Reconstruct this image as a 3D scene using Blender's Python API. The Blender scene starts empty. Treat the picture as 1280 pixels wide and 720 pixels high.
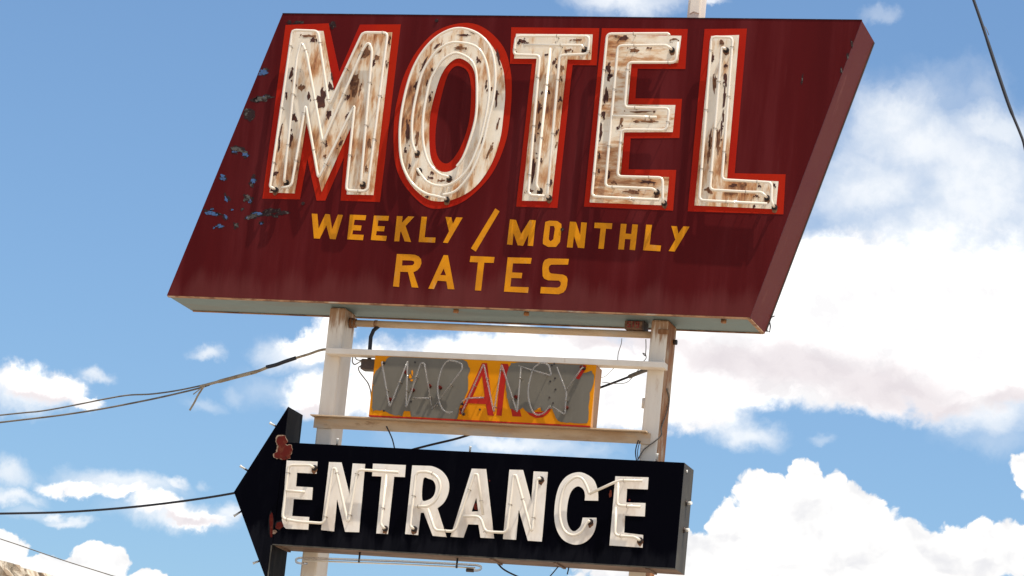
import bpy, bmesh, math, random
from mathutils import Vector, Matrix
from mathutils.geometry import tessellate_polygon
random.seed(7)
SC = bpy.context.scene
COL = SC.collection
PI = math.pi

# ------------------------------------------------------------------ camera
YAW, PITCH, ROLL = -0.3007, 0.2108, 0.1007
CAM = Vector((7.45, -18.6362, 1.6))
FPX = 4167.88                      # focal length in pixels of a 1280 wide frame
Z0 = 1.6 + 5.8732                  # top edge of the motel sign
FW = Vector((math.sin(YAW)*math.cos(PITCH), math.cos(YAW)*math.cos(PITCH), math.sin(PITCH)))
R0 = Vector((math.cos(YAW), -math.sin(YAW), 0)); U0 = R0.cross(FW)
RT = math.cos(ROLL)*R0 + math.sin(ROLL)*U0
UP = -math.sin(ROLL)*R0 + math.cos(ROLL)*U0
cd = bpy.data.cameras.new('camera'); co = bpy.data.objects.new('camera', cd); COL.objects.link(co)
cd.sensor_width = 36; cd.lens = FPX/1280*36; cd.clip_start = .1; cd.clip_end = 20000
M = Matrix((RT, UP, -FW)).transposed().to_4x4(); M.translation = CAM
co.matrix_world = M
SC.camera = co

def ray(px, py):
    return (FW + RT*((px-640)/FPX) - UP*((py-360)/FPX)).normalized()
def at(px, py, y):
    """point of the vertical plane y = const seen along the sight line measured in the photograph"""
    d = ray(px, py); return CAM + d*((y-CAM.y)/d.y)

# ------------------------------------------------------------------ light and exposure
SUN = Vector((0.34, -0.15, 0.93)).normalized()
EL = math.asin(SUN.z); AZ = math.atan2(SUN.x, SUN.y)
sl = bpy.data.lights.new('sun', 'SUN'); sl.energy = 5.0; sl.angle = math.radians(.53); sl.color = (1, .94, .85)
so = bpy.data.objects.new('sun', sl); COL.objects.link(so)
so.rotation_euler = SUN.to_track_quat('Z', 'Y').to_euler(); so.location = (0, 0, 40)
SC.view_settings.view_transform = 'Standard'; SC.view_settings.look = 'None'
SC.view_settings.gamma = 1; SC.view_settings.use_curve_mapping = False
SC.view_settings.exposure = 0.25
SC.cycles.max_bounces = 6; SC.cycles.diffuse_bounces = 3; SC.cycles.glossy_bounces = 3; SC.cycles.transmission_bounces = 6

# ------------------------------------------------------------------ sky with clouds
W = bpy.data.worlds.new('World'); SC.world = W; W.use_nodes = True
wt = W.node_tree; wt.nodes.clear()
class NB:
    def __init__(s, tree): s.t = tree
    def n(s, typ, **kw):
        o = s.t.nodes.new(typ)
        for k, v in kw.items(): setattr(o, k, v)
        return o
    def put(s, sock, v):
        if isinstance(v, bpy.types.NodeSocket): s.t.links.new(v, sock)
        elif v is not None: sock.default_value = v
    def m(s, op, a, b=None, c=None, clamp=False):
        o = s.n('ShaderNodeMath', operation=op, use_clamp=clamp)
        s.put(o.inputs[0], a); s.put(o.inputs[1], b); s.put(o.inputs[2], c); return o.outputs[0]
    def v(s, op, a, b=None, c=None):
        o = s.n('ShaderNodeVectorMath', operation=op)
        s.put(o.inputs[0], a); s.put(o.inputs[1], b)
        if c is not None: s.put(o.inputs[2], c)
        return o.outputs[1] if op in ('LENGTH', 'DOT_PRODUCT', 'DISTANCE') else o.outputs[0]
    def ss(s, x, lo, hi, a=0., b=1.):
        o = s.n('ShaderNodeMapRange', interpolation_type='SMOOTHSTEP')
        s.put(o.inputs[0], x); o.inputs[1].default_value = lo; o.inputs[2].default_value = hi
        o.inputs[3].default_value = a; o.inputs[4].default_value = b; return o.outputs[0]
    def mix(s, f, a, b, blend='MIX'):
        o = s.n('ShaderNodeMix', data_type='RGBA', blend_type=blend)
        s.put(o.inputs[0], f)
        for i, x in ((6, a), (7, b)):
            if isinstance(x, (tuple, list)): x = tuple(x[:3]) + (1,)
            s.put(o.inputs[i], x)
        return o.outputs[2]
    def noise(s, vec, scale, det=4, rough=.55, dist=0., out=0):
        o = s.n('ShaderNodeTexNoise'); s.put(o.inputs['Vector'], vec)
        o.inputs['Scale'].default_value = scale; o.inputs['Detail'].default_value = det
        o.inputs['Roughness'].default_value = rough; o.inputs['Distortion'].default_value = dist
        return o.outputs[out]
    def mapping(s, vec, scale=(1, 1, 1), loc=(0, 0, 0), rot=(0, 0, 0)):
        o = s.n('ShaderNodeMapping'); s.put(o.inputs[0], vec)
        o.inputs[1].default_value = loc; o.inputs[2].default_value = rot; o.inputs[3].default_value = scale
        return o.outputs[0]
w = NB(wt)
sky = w.n('ShaderNodeTexSky', sky_type='NISHITA', sun_disc=False)
sky.sun_elevation = EL; sky.sun_rotation = AZ; sky.altitude = 300; sky.air_density = 1.0
sky.dust_density = 1.5; sky.ozone_density = 2.0
SKY_K = 0.12
geo = w.n('ShaderNodeTexCoord')
D = w.v('NORMALIZE', geo.outputs['Generated'])
sx = w.n('ShaderNodeSeparateXYZ'); wt.links.new(D, sx.inputs[0])
az = w.m('MULTIPLY', w.m('ARCTAN2', sx.outputs[0], sx.outputs[1]), 180/PI)
el = w.m('MULTIPLY', w.m('ARCSINE', sx.outputs[2]), 180/PI)
cb = w.n('ShaderNodeCombineXYZ'); wt.links.new(az, cb.inputs[0]); wt.links.new(el, cb.inputs[1])
P = cb.outputs[0]                       # (azimuth, elevation) in degrees
def azel(px, py):
    d = ray(px, py); return math.degrees(math.atan2(d.x, d.y)), math.degrees(math.asin(d.z))
DEG = FPX*PI/180                        # pixels per degree
def warp(p, scale, amp, det, rough):
    nv = w.noise(p, scale, det, rough, 0, 1)
    return w.v('ADD', p, w.v('MULTIPLY', w.v('SUBTRACT', nv, (.5, .5, .5)), (amp, amp, 0)))
def field(p, blobs):
    acc = None
    for (px, py, rx, ry) in blobs:
        a, e = azel(px, py); rx /= DEG; ry /= DEG
        o = w.v('MULTIPLY_ADD', p, (1/rx, 1/ry, 0), (-a/rx, -e/ry, 0))
        l = w.v('LENGTH', o)
        acc = l if acc is None else w.m('SMOOTH_MIN', acc, l, .12)
    return acc
soft = [(1100, 350, 190, 62), (1230, 390, 190, 120), (1000, 400, 150, 90), (1080, 445, 190, 72), (1185, 480, 110, 56), (970, 478, 120, 40), (1055, 488, 120, 34), (880, 485, 110, 36), (1260, 470, 90, 50),
        (880, 440, 170, 76), (860, 510, 90, 36), (700, 450, 180, 48), (770, 500, 110, 48), (600, 450, 110, 50),
        (470, 480, 60, 62), (30, 482, 52, 26), (75, 490, 44, 24), (110, 506, 32, 10), (405, 492, 62, 34), (395, 430, 50, 22), (420, 410, 30, 20),
        (190, 632, 44, 15), (245, 650, 56, 14), (95, 610, 52, 12), (150, 616, 40, 10)]
veil = [(775, -2, 100, 24), (880, 2, 30, 8), (1120, 150, 90, 62), (1140, 175, 110, 70), (1250, 160, 80, 44), (1100, 240, 110, 76), (1220, 240, 150, 110), (1170, 300, 190, 80), (1290, 300, 120, 120),
        (930, 545, 50, 22), (905, 530, 40, 30), (640, 552, 130, 18), (258, 442, 28, 14), (120, 470, 30, 12),
        (15, 588, 38, 22), (20, 618, 40, 12), (150, 606, 90, 18), (215, 606, 24, 10), (290, 640, 22, 18), (85, 648, 30, 9), (70, 640, 20, 7), (370, 440, 60, 26), (30, 495, 100, 26), (220, 645, 90, 22), (1230, 520, 80, 34)]
faint = [(292, 488, 26, 18), (250, 505, 34, 12), (1098, 16, 30, 11), (1028, 551, 20, 9), (252, 602, 12, 9), (345, 485, 80, 30), (1180, 130, 130, 60), (1240, 540, 80, 40), (620, 565, 160, 24), (60, 640, 60, 10), (1240, 120, 60, 40)]
crisp = [(1006, 598, 26, 25), (958, 617, 40, 27), (1000, 660, 115, 58), (1070, 648, 66, 42), (900, 700, 60, 42), (930, 665, 60, 38), (1030, 630, 60, 40),
         (1120, 690, 110, 46), (1225, 690, 66, 42), (1180, 700, 80, 46), (1000, 740, 330, 72), (1265, 690, 52, 40), (1300, 590, 44, 36), (1310, 620, 40, 40),
         (2, 688, 36, 30), (55, 712, 40, 22), (122, 712, 50, 38), (90, 720, 50, 26), (185, 724, 32, 22), (100, 752, 150, 42)]
grey = [(910, 452, 110, 34), (1000, 462, 170, 50), (1110, 486, 150, 46), (1170, 512, 90, 34), (1260, 500, 60, 26), (780, 430, 120, 24), (50, 502, 80, 12), (230, 652, 70, 9), (390, 508, 50, 14)]
pw = warp(warp(P, .5, .6, 2, .5), 1.7, .62, 8, .64)
n1 = w.noise(P, 1.3, 9, .62)
ds = w.m('ADD', w.m('SUBTRACT', 1.08, field(pw, soft)), w.m('MULTIPLY', w.m('SUBTRACT', n1, .5), .85))
n2 = w.noise(w.mapping(pw, (1, 1, 1), (5, 2, 0)), .8, 9, .58)
dv = w.m('ADD', w.m('SUBTRACT', 1.12, field(pw, veil)), w.m('MULTIPLY', w.m('SUBTRACT', n2, .5), 1.0))
# the same kind of cloud goes on over the rest of the sky
ng = w.noise(w.mapping(P, (.6, 1.3, 1)), .10, 10, .58)
dg = w.m('MULTIPLY', w.m('SUBTRACT', ng, .475), 3.5)
aze, ele = azel(640, 360)
dwin = w.v('LENGTH', w.v('MULTIPLY_ADD', P, (1/11, 1/7, 0), (-aze/11, -ele/7, 0)))
dg = w.m('SUBTRACT', dg, w.ss(dwin, .9, 1.5, 3, 0))
dfn = w.m('ADD', w.m('SUBTRACT', 1.12, field(pw, faint)), w.m('MULTIPLY', w.m('SUBTRACT', n2, .5), 1.6))
a_veil = w.m('MAXIMUM', w.m('MULTIPLY', w.ss(dfn, 0, 1.1), .30), w.m('MULTIPLY', w.ss(dv, -.10, 1.05), .86))
a_soft = w.ss(w.m('MAXIMUM', ds, dg), .02, .50)
pc = warp(warp(P, .9, .55, 3, .6), 4.0, .17, 8, .66)
vor = w.n('ShaderNodeTexVoronoi', feature='F1'); wt.links.new(pc, vor.inputs['Vector'])
vor.inputs['Scale'].default_value = 2.6; vor.inputs['Detail'].default_value = 4
dc0 = field(pc, crisp)
dc = w.m('ADD', w.m('SUBTRACT', 1.1, dc0), w.m('MULTIPLY', w.m('SUBTRACT', .40, vor.outputs['Distance']), .30))
a_crisp = w.ss(dc, .0, .12)
# cloud brightness: white tops, faint grey folds and undersides
sh = w.noise(w.mapping(pw, (1, 1.5, 1), (3, 1, 0)), 1.1, 6, .6)
g = w.ss(w.m('ADD', w.m('SUBTRACT', 1, field(pw, grey)), w.m('MULTIPLY', w.m('SUBTRACT', sh, .5), .8)), -.15, .75)
CW = .90/SKY_K
cs = w.mix(w.ss(sh, .36, .60), (CW*.92, CW*.91, CW*.92), (CW*1.32, CW*1.31, CW*1.28))
cs = w.mix(w.m('MULTIPLY', g, .80), cs, (CW*.72, CW*.655, CW*.685))
thin = w.ss(w.m('MAXIMUM', ds, dg), .0, .55)
cs = w.mix(thin, (CW*.84, CW*.88, CW*.94), cs)
fold = w.noise(w.mapping(pc, (1, 1.25, 1), (9, 4, 0)), 1.1, 4, .5)
fold2 = w.noise(w.mapping(pc, (1, 1.25, 1), (9.07, 4.12, 0)), 1.1, 4, .5)      # the same folds seen from the sun's side
relief = w.m('MULTIPLY', w.m('SUBTRACT', fold2, fold), 1.3)
puff = w.ss(w.m('ADD', w.m('ADD', fold, relief), w.m('MULTIPLY', dc, -.03)), .42, .74)
cc = w.mix(puff, (CW*1.03, CW*1.02, CW*1.0), (CW*.80, CW*.80, CW*.825))
SKY_GAIN = (.795, .96, 1.07)
skyc = w.mix(1.0, sky.outputs[0], SKY_GAIN, 'MULTIPLY')
veilc = w.mix(w.ss(n1, .38, .62), (CW*.84, CW*.885, CW*.94), (CW*.97, CW*.985, CW*1.0))
c0 = w.mix(a_veil, skyc, veilc)
c1 = w.mix(a_soft, c0, cs)
c2 = w.mix(a_crisp, c1, cc)
bg = w.n('ShaderNodeBackground'); wt.links.new(c2, bg.inputs[0]); bg.inputs[1].default_value = SKY_K
ow = w.n('ShaderNodeOutputWorld'); wt.links.new(bg.outputs[0], ow.inputs[0])
W.cycles.sampling_method = 'MANUAL'; W.cycles.sample_map_resolution = 1024

# ------------------------------------------------------------------ materials
def mat(name, base, rough=.5, metal=0., layers=(), bump=None, spec=.5, trans=0., coat=0., lumpy=None, ior=1.5):
    """layers: (colour, noise scale xyz, lo, hi, amount, detail)"""
    m = bpy.data.materials.new(name); m.use_nodes = True; t = m.node_tree; b = NB(t)
    p = t.nodes['Principled BSDF']
    tc = b.n('ShaderNodeTexCoord').outputs['Object']
    col = b.n('ShaderNodeRGB'); col.outputs[0].default_value = (*base, 1); c = col.outputs[0]
    r = rough
    for i, L in enumerate(layers):
        lc, sc, lo, hi, amt = L[:5]; det = L[5] if len(L) > 5 else 6
        nz = b.noise(b.mapping(tc, sc, (i*7.3+1.7, i*3.1, i*5.9)), 1.0, det, .62)
        f = b.m('MULTIPLY', b.ss(nz, lo, hi), amt)
        c = b.mix(f, c, lc)
        if len(L) > 6: r = b.m('ADD', r, b.m('MULTIPLY', f, L[6]))
    t.links.new(c, p.inputs['Base Color']); b.put(p.inputs['Roughness'], r)
    p.inputs['Metallic'].default_value = metal; p.inputs['Specular IOR Level'].default_value = spec
    p.inputs['Transmission Weight'].default_value = trans; p.inputs['Coat Weight'].default_value = coat; p.inputs['IOR'].default_value = ior
    nrm = None
    for bb in (bump, lumpy):
        if bb:
            sc, st, dist = bb
            bn = b.n('ShaderNodeBump'); bn.inputs['Strength'].default_value = st; bn.inputs['Distance'].default_value = dist
            t.links.new(b.noise(b.mapping(tc, sc), 1, 4, .5), bn.inputs['Height'])
            if nrm is not None: t.links.new(nrm, bn.inputs['Normal'])
            nrm = bn.outputs[0]
    if nrm is not None: t.links.new(nrm, p.inputs['Normal'])
    return m
RUST = (.16, .055, .018); DRUST = (.05, .014, .007)
MT = {}
MT['maroon'] = mat('maroon_paint', (.078, .0044, .0048), .5, spec=.07, layers=[
    ((.054, .0028, .0033), (3.1, 1, .28), .40, .64, .5, 3),
    ((.125, .017, .018), (5.2, 1, .45), .44, .70, .50, 5),
    ((.15, .03, .03), (26, 1, 1.6), .60, .80, .30, 4),
    ((.045, .012, .01), (38, 38, 38), .70, .78, .6, 4)], lumpy=((1.6, 1, .5), .25, .02), bump=((60, 60, 60), .05, .002))
MT['maroon_side'] = mat('faded_maroon_paint', (.138, .029, .023), .65, spec=.1, layers=[
    ((.13, .022, .022), (2, 3, 2), .4, .65, .8, 5), ((.28, .10, .075), (9, 9, 2), .58, .75, .4, 6), ((.06, .03, .02), (30, 30, 30), .68, .78, .6, 5)])
MT['under_grey'] = mat('grey_green_undercoat', (.122, .175, .175), .6, layers=[
    ((.14, .145, .125), (1.5, 4, 4), .45, .7, .8, 5), ((.19, .085, .035), (5, 9, 9), .62, .76, .85, 7), ((.16, .20, .195), (12, 12, 12), .55, .7, .4, 5)])
MT['rust_edge'] = mat('rusty_edge', (.34, .17, .075), .8, layers=[
    ((.13, .045, .016), (9, 20, 20), .45, .62, .9, 6), ((.42, .35, .26), (6, 20, 20), .56, .72, .8, 5)])
MT['red'] = mat('red_outline_paint', (.38, .014, .002), .55, spec=.08, layers=[
    ((.34, .009, .003), (3, 1, .9), .42, .62, .8, 3), ((.42, .03, .015), (5, 1, .7), .56, .74, .5, 4)], lumpy=((1.6, 1, .5), .25, .02))
CREAM = (.84, .745, .60)
def cream(name, hor):
    s1 = (2.2, 3, 3.4) if hor else (3.4, 3, 2.2)        # where the rust gathers
    s2 = (7, 8, 26) if hor else (30, 8, 6)
    s3 = (14, 8, 50) if hor else (58, 8, 13)
    m = mat(name, CREAM, .38, layers=[((.74, .645, .51), (9, 8, 5), .42, .62, .7, 6)], bump=((70, 70, 40), .12, .003))
    t = m.node_tree; b = NB(t); p = t.nodes['Principled BSDF']; tc = b.n('ShaderNodeTexCoord').outputs['Object']
    c = p.inputs['Base Color'].links[0].from_socket
    big = b.noise(b.mapping(tc, s1, (4.2, 1, 9)), 1, 3, .55); st = b.noise(b.mapping(tc, s2, (1, 5, 2)), 1, 8, .66); fn = b.noise(b.mapping(tc, s3, (8, 2, 5)), 1, 8, .7)
    k = b.m('ADD', b.m('MULTIPLY', b.m('SUBTRACT', big, .5), 1.5), b.m('MULTIPLY', b.m('SUBTRACT', st, .5), 1.1))
    kf = b.m('ADD', k, b.m('MULTIPLY', b.m('SUBTRACT', fn, .5), .75))
    c = b.mix(b.m('MULTIPLY', b.ss(k, -.14, .20), .72), c, (.66, .40, .17))
    c = b.mix(b.m('MULTIPLY', b.ss(kf, -.02, .30), .86), c, (.44, .17, .048))
    c = b.mix(b.m('MULTIPLY', b.ss(kf, .23, .44), .9), c, (.17, .050, .016))
    c = b.mix(b.m('MULTIPLY', b.ss(fn, .66, .70), .8), c, (.07, .02, .01))
    t.links.new(c, p.inputs['Base Color']); return m
MT['cream_v'] = cream('rusty_cream_enamel_upright', False)
MT['cream_h'] = cream('rusty_cream_enamel_level', True)
MT['cream_e'] = mat('cream_enamel', (.84, .76, .655), .38, layers=[
    ((.60, .49, .39), (7, 7, 3), .45, .68, .7, 6), ((.46, .28, .14), (26, 8, 9), .60, .76, .6, 7), ((.80, .745, .67), (20, 8, 5), .52, .7, .6, 5),
    ((.18, .08, .04), (60, 60, 40), .72, .76, .6, 5)], bump=((60, 60, 40), .1, .003))
MT['flake'] = mat('bare_rust', (.055, .014, .009), .85, layers=[((.11, .032, .014), (40, 40, 40), .45, .65, .8, 5), ((.022, .008, .006), (25, 25, 25), .52, .7, .7, 5)])
MT['flake_brown'] = mat('brown_rust', (.20, .085, .035), .85, layers=[((.09, .03, .012), (45, 45, 30), .45, .6, .9, 6), ((.42, .26, .14), (30, 30, 30), .56, .7, .7, 5)])
def bleed(m, z0, z1, colour, amt, sc=(38, 38, 5), up=False):
    # rust run-off below the joint with the sign: streaks in the paint itself
    t = m.node_tree; b = NB(t); p = t.nodes['Principled BSDF']
    tc = b.n('ShaderNodeTexCoord').outputs['Object']; sp = b.n('ShaderNodeSeparateXYZ'); t.links.new(tc, sp.inputs[0])
    nz = b.noise(b.mapping(tc, sc), 1, 6, .6)
    f = b.m('MULTIPLY', b.ss(b.m('ADD', nz, b.m('MULTIPLY', b.m('SUBTRACT', 1, b.ss(sp.outputs[2], z0, z1)) if up else b.ss(sp.outputs[2], z0, z1), .42)), .66, .92), amt)
    old = p.inputs['Base Color'].links[0].from_socket
    t.links.new(b.mix(f, old, colour), p.inputs['Base Color'])
MT['tube'] = mat('milky_neon_glass', (.78, .685, .55), .12, layers=[((.62, .46, .32), (20, 20, 20), .6, .75, .35, 4)], coat=1)
MT['glass'] = mat('clear_neon_glass', (.64, .59, .54), .08, trans=.80, coat=.5, ior=1.22)
MT['soot'] = mat('sooty_electrode', (.016, .010, .008), .6, layers=[((.10, .05, .03), (60, 60, 60), .5, .65, .6, 4)])
MT['wiretie'] = mat('tube_tie_wire', (.30, .25, .20), .5, .5)
MT['yellow'] = mat('yellow_lettering_paint', (.66, .245, .006), .55, spec=.08, layers=[((.50, .18, .010), (8, 8, 5), .42, .62, .7, 4), ((.57, .28, .085), (14, 8, 8), .58, .74, .6, 6)])
MT['vyellow'] = mat('amber_sign_paint', (.70, .245, .003), .55, spec=.08, layers=[((.62, .205, .004), (4, 4, 4), .42, .62, .7, 4), ((.36, .10, .012), (18, 18, 12), .66, .74, .7, 7)])
MT['vside'] = mat('faded_amber_side', (.56, .29, .12), .6, layers=[((.66, .40, .21), (12, 6, 3), .45, .65, .8, 5), ((.40, .15, .03), (20, 20, 6), .60, .72, .7, 6)])
MT['bare'] = mat('bare_galvanised_sheet', (.142, .123, .093), .6, .0, spec=.3, layers=[((.122, .105, .08), (9, 9, 3), .42, .64, .7, 5), ((.16, .14, .108), (30, 30, 10), .56, .72, .6, 6), ((.05, .04, .03), (70, 70, 70), .72, .76, .7, 4)])
MT['vred'] = mat('red_lettering_paint', (.40, .012, .004), .5, spec=.2, layers=[((.36, .014, .006), (12, 12, 8), .45, .62, .7, 5)])
MT['post'] = mat('cream_post_paint', (.76, .67, .56), .55, spec=.3, layers=[
    ((.68, .585, .475), (6, 6, 1.2), .42, .66, .8, 5), ((.50, .32, .18), (16, 16, 5), .62, .76, .7, 7), ((.20, .085, .035), (30, 30, 14), .68, .75, .8, 7)], bump=((40, 40, 40), .15, .003))
MT['postrust'] = mat('rusting_post_paint', (.40, .26, .155), .7, spec=.2, layers=[
    ((.30, .115, .035), (8, 8, 3), .38, .56, .9, 7), ((.12, .04, .015), (14, 14, 7), .54, .68, .8, 7), ((.50, .42, .33), (7, 7, 5), .57, .70, .7, 5)], bump=((60, 60, 60), .2, .004))
MT['bar'] = mat('weathered_bounce_warmed_paint', (.68, .49, .31), .65, spec=.25, layers=[  # base also carries warm light bounced off the amber sign and ground
    ((.54, .34, .19), (2.5, 9, 9), .42, .62, .8, 6), ((.28, .14, .065), (8, 20, 20), .60, .74, .8, 7), ((.56, .50, .43), (3, 9, 9), .54, .70, .6, 5)])
MT['black'] = mat('black_enamel', (.0012, .0011, .0028), .5, spec=.02, layers=[
    ((.0030, .0030, .0050), (5, 5, 1.2), .50, .70, .8, 5), ((.030, .024, .019), (70, 70, 60), .70, .77, .5, 5)], lumpy=((1.5, 1, .7), .15, .02))
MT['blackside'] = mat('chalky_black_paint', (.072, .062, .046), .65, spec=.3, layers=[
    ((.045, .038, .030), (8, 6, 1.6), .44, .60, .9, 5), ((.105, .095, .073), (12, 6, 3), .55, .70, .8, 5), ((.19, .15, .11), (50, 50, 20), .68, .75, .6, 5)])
MT['blackdull'] = mat('dull_black_paint', (.007, .0068, .008), .65, spec=.10, layers=[((.016, .015, .016), (9, 9, 2), .48, .62, .8, 4), ((.035, .020, .014), (22, 22, 14), .62, .76, .5, 6)])
MT['brownunder'] = mat('rust_stained_underside', (.155, .092, .058), .75, layers=[
    ((.085, .042, .024), (4, 10, 10), .44, .62, .9, 6), ((.24, .16, .10), (7, 14, 14), .58, .72, .7, 6), ((.03, .014, .009), (16, 20, 20), .64, .72, .8, 6)])
MT['redprimer'] = mat('red_primer_rust', (.10, .010, .006), .85, spec=.15, layers=[((.15, .045, .022), (18, 18, 18), .5, .66, .8, 6), ((.04, .010, .006), (30, 30, 30), .56, .7, .8, 6)])
MT['chipblue'] = mat('old_blue_paint', (.055, .115, .25), .7, spec=.2, layers=[((.025, .030, .045), (45, 45, 45), .50, .60, .9, 4), ((.19, .17, .14), (60, 60, 60), .62, .70, .7, 4)])
MT['chipgrey'] = mat('old_grey_paint', (.085, .08, .07), .7, spec=.2, layers=[((.025, .012, .010), (45, 45, 45), .45, .56, .95, 4), ((.22, .19, .15), (60, 60, 60), .58, .68, .7, 4)])
MT['chipdark'] = mat('old_dark_primer', (.022, .009, .009), .75, spec=.2, layers=[((.10, .075, .055), (60, 60, 60), .56, .66, .7, 4)])
MT['palerim'] = mat('curled_paint_rim', (.33, .22, .14), .7, layers=[((.14, .06, .03), (60, 60, 60), .5, .64, .8, 5)])
MT['porcelain'] = mat('white_porcelain', (.72, .69, .62), .2)
MT['cable'] = mat('black_cable_sheath', (.014, .013, .017), .55)
MT['cablegrey'] = mat('weathered_cable_sheath', (.17, .145, .115), .7, layers=[((.08, .065, .05), (14, 60, 60), .45, .62, .8, 4)])
MT['cabletan'] = mat('tan_cable_wrap', (.36, .29, .20), .75, layers=[((.22, .16, .10), (30, 30, 30), .45, .62, .8, 5)])
MT['tape'] = mat('black_tape', (.011, .011, .018), .4)
MT['boxbrown'] = mat('brown_transformer_paint', (.055, .035, .026), .6, layers=[((.10, .055, .033), (30, 30, 30), .52, .68, .8, 5)])
MT['boxrust'] = mat('rusty_box', (.22, .115, .065), .75, layers=[((.12, .05, .025), (25, 25, 25), .45, .62, .9, 6), ((.36, .25, .17), (40, 40, 40), .58, .7, .7, 5)])
MT['markred'] = mat('red_marking_paint', (.26, .022, .020), .6)
MT['ground'] = mat('pale_gravel', (.45, .38, .295), .9, layers=[((.36, .30, .23), (.3, .3, .3), .42, .62, .8, 6), ((.42, .37, .31), (2, 2, 2), .55, .72, .7, 6)])
MT['concrete'] = mat('concrete', (.36, .34, .31), .85, layers=[((.26, .24, .21), (5, 5, 5), .45, .65, .7, 6)])
MT['stone'] = mat('tan_rubble_stone', (.55, .47, .36), .9, layers=[((.26, .18, .11), (14, 14, 9), .46, .60, .9, 8), ((.16, .085, .04), (30, 30, 14), .60, .70, .8, 8), ((.56, .50, .42), (20, 20, 20), .55, .70, .8, 6)], bump=((60, 60, 60), .5, .012))
MT['mortar'] = mat('grey_mortar', (.30, .28, .24), .95, layers=[((.18, .16, .13), (20, 20, 20), .45, .65, .8, 6)], bump=((50, 50, 50), .5, .008))

MT['poststub'] = MT['post'].copy()
bleed(MT['maroon'], .0, .34, (.16, .045, .04), .34, (4.5, 1, .5), True)
bleed(MT['black'], .0, .22, (.0085, .0085, .0115), .8, (14, 1, 3), True)
bleed(MT['post'], Z0-1.8231-.26, Z0-1.8231, (.30, .145, .06), .9)
bleed(MT['postrust'], Z0-1.8231-.5, Z0-1.8231, (.20, .075, .025), .9)

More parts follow.
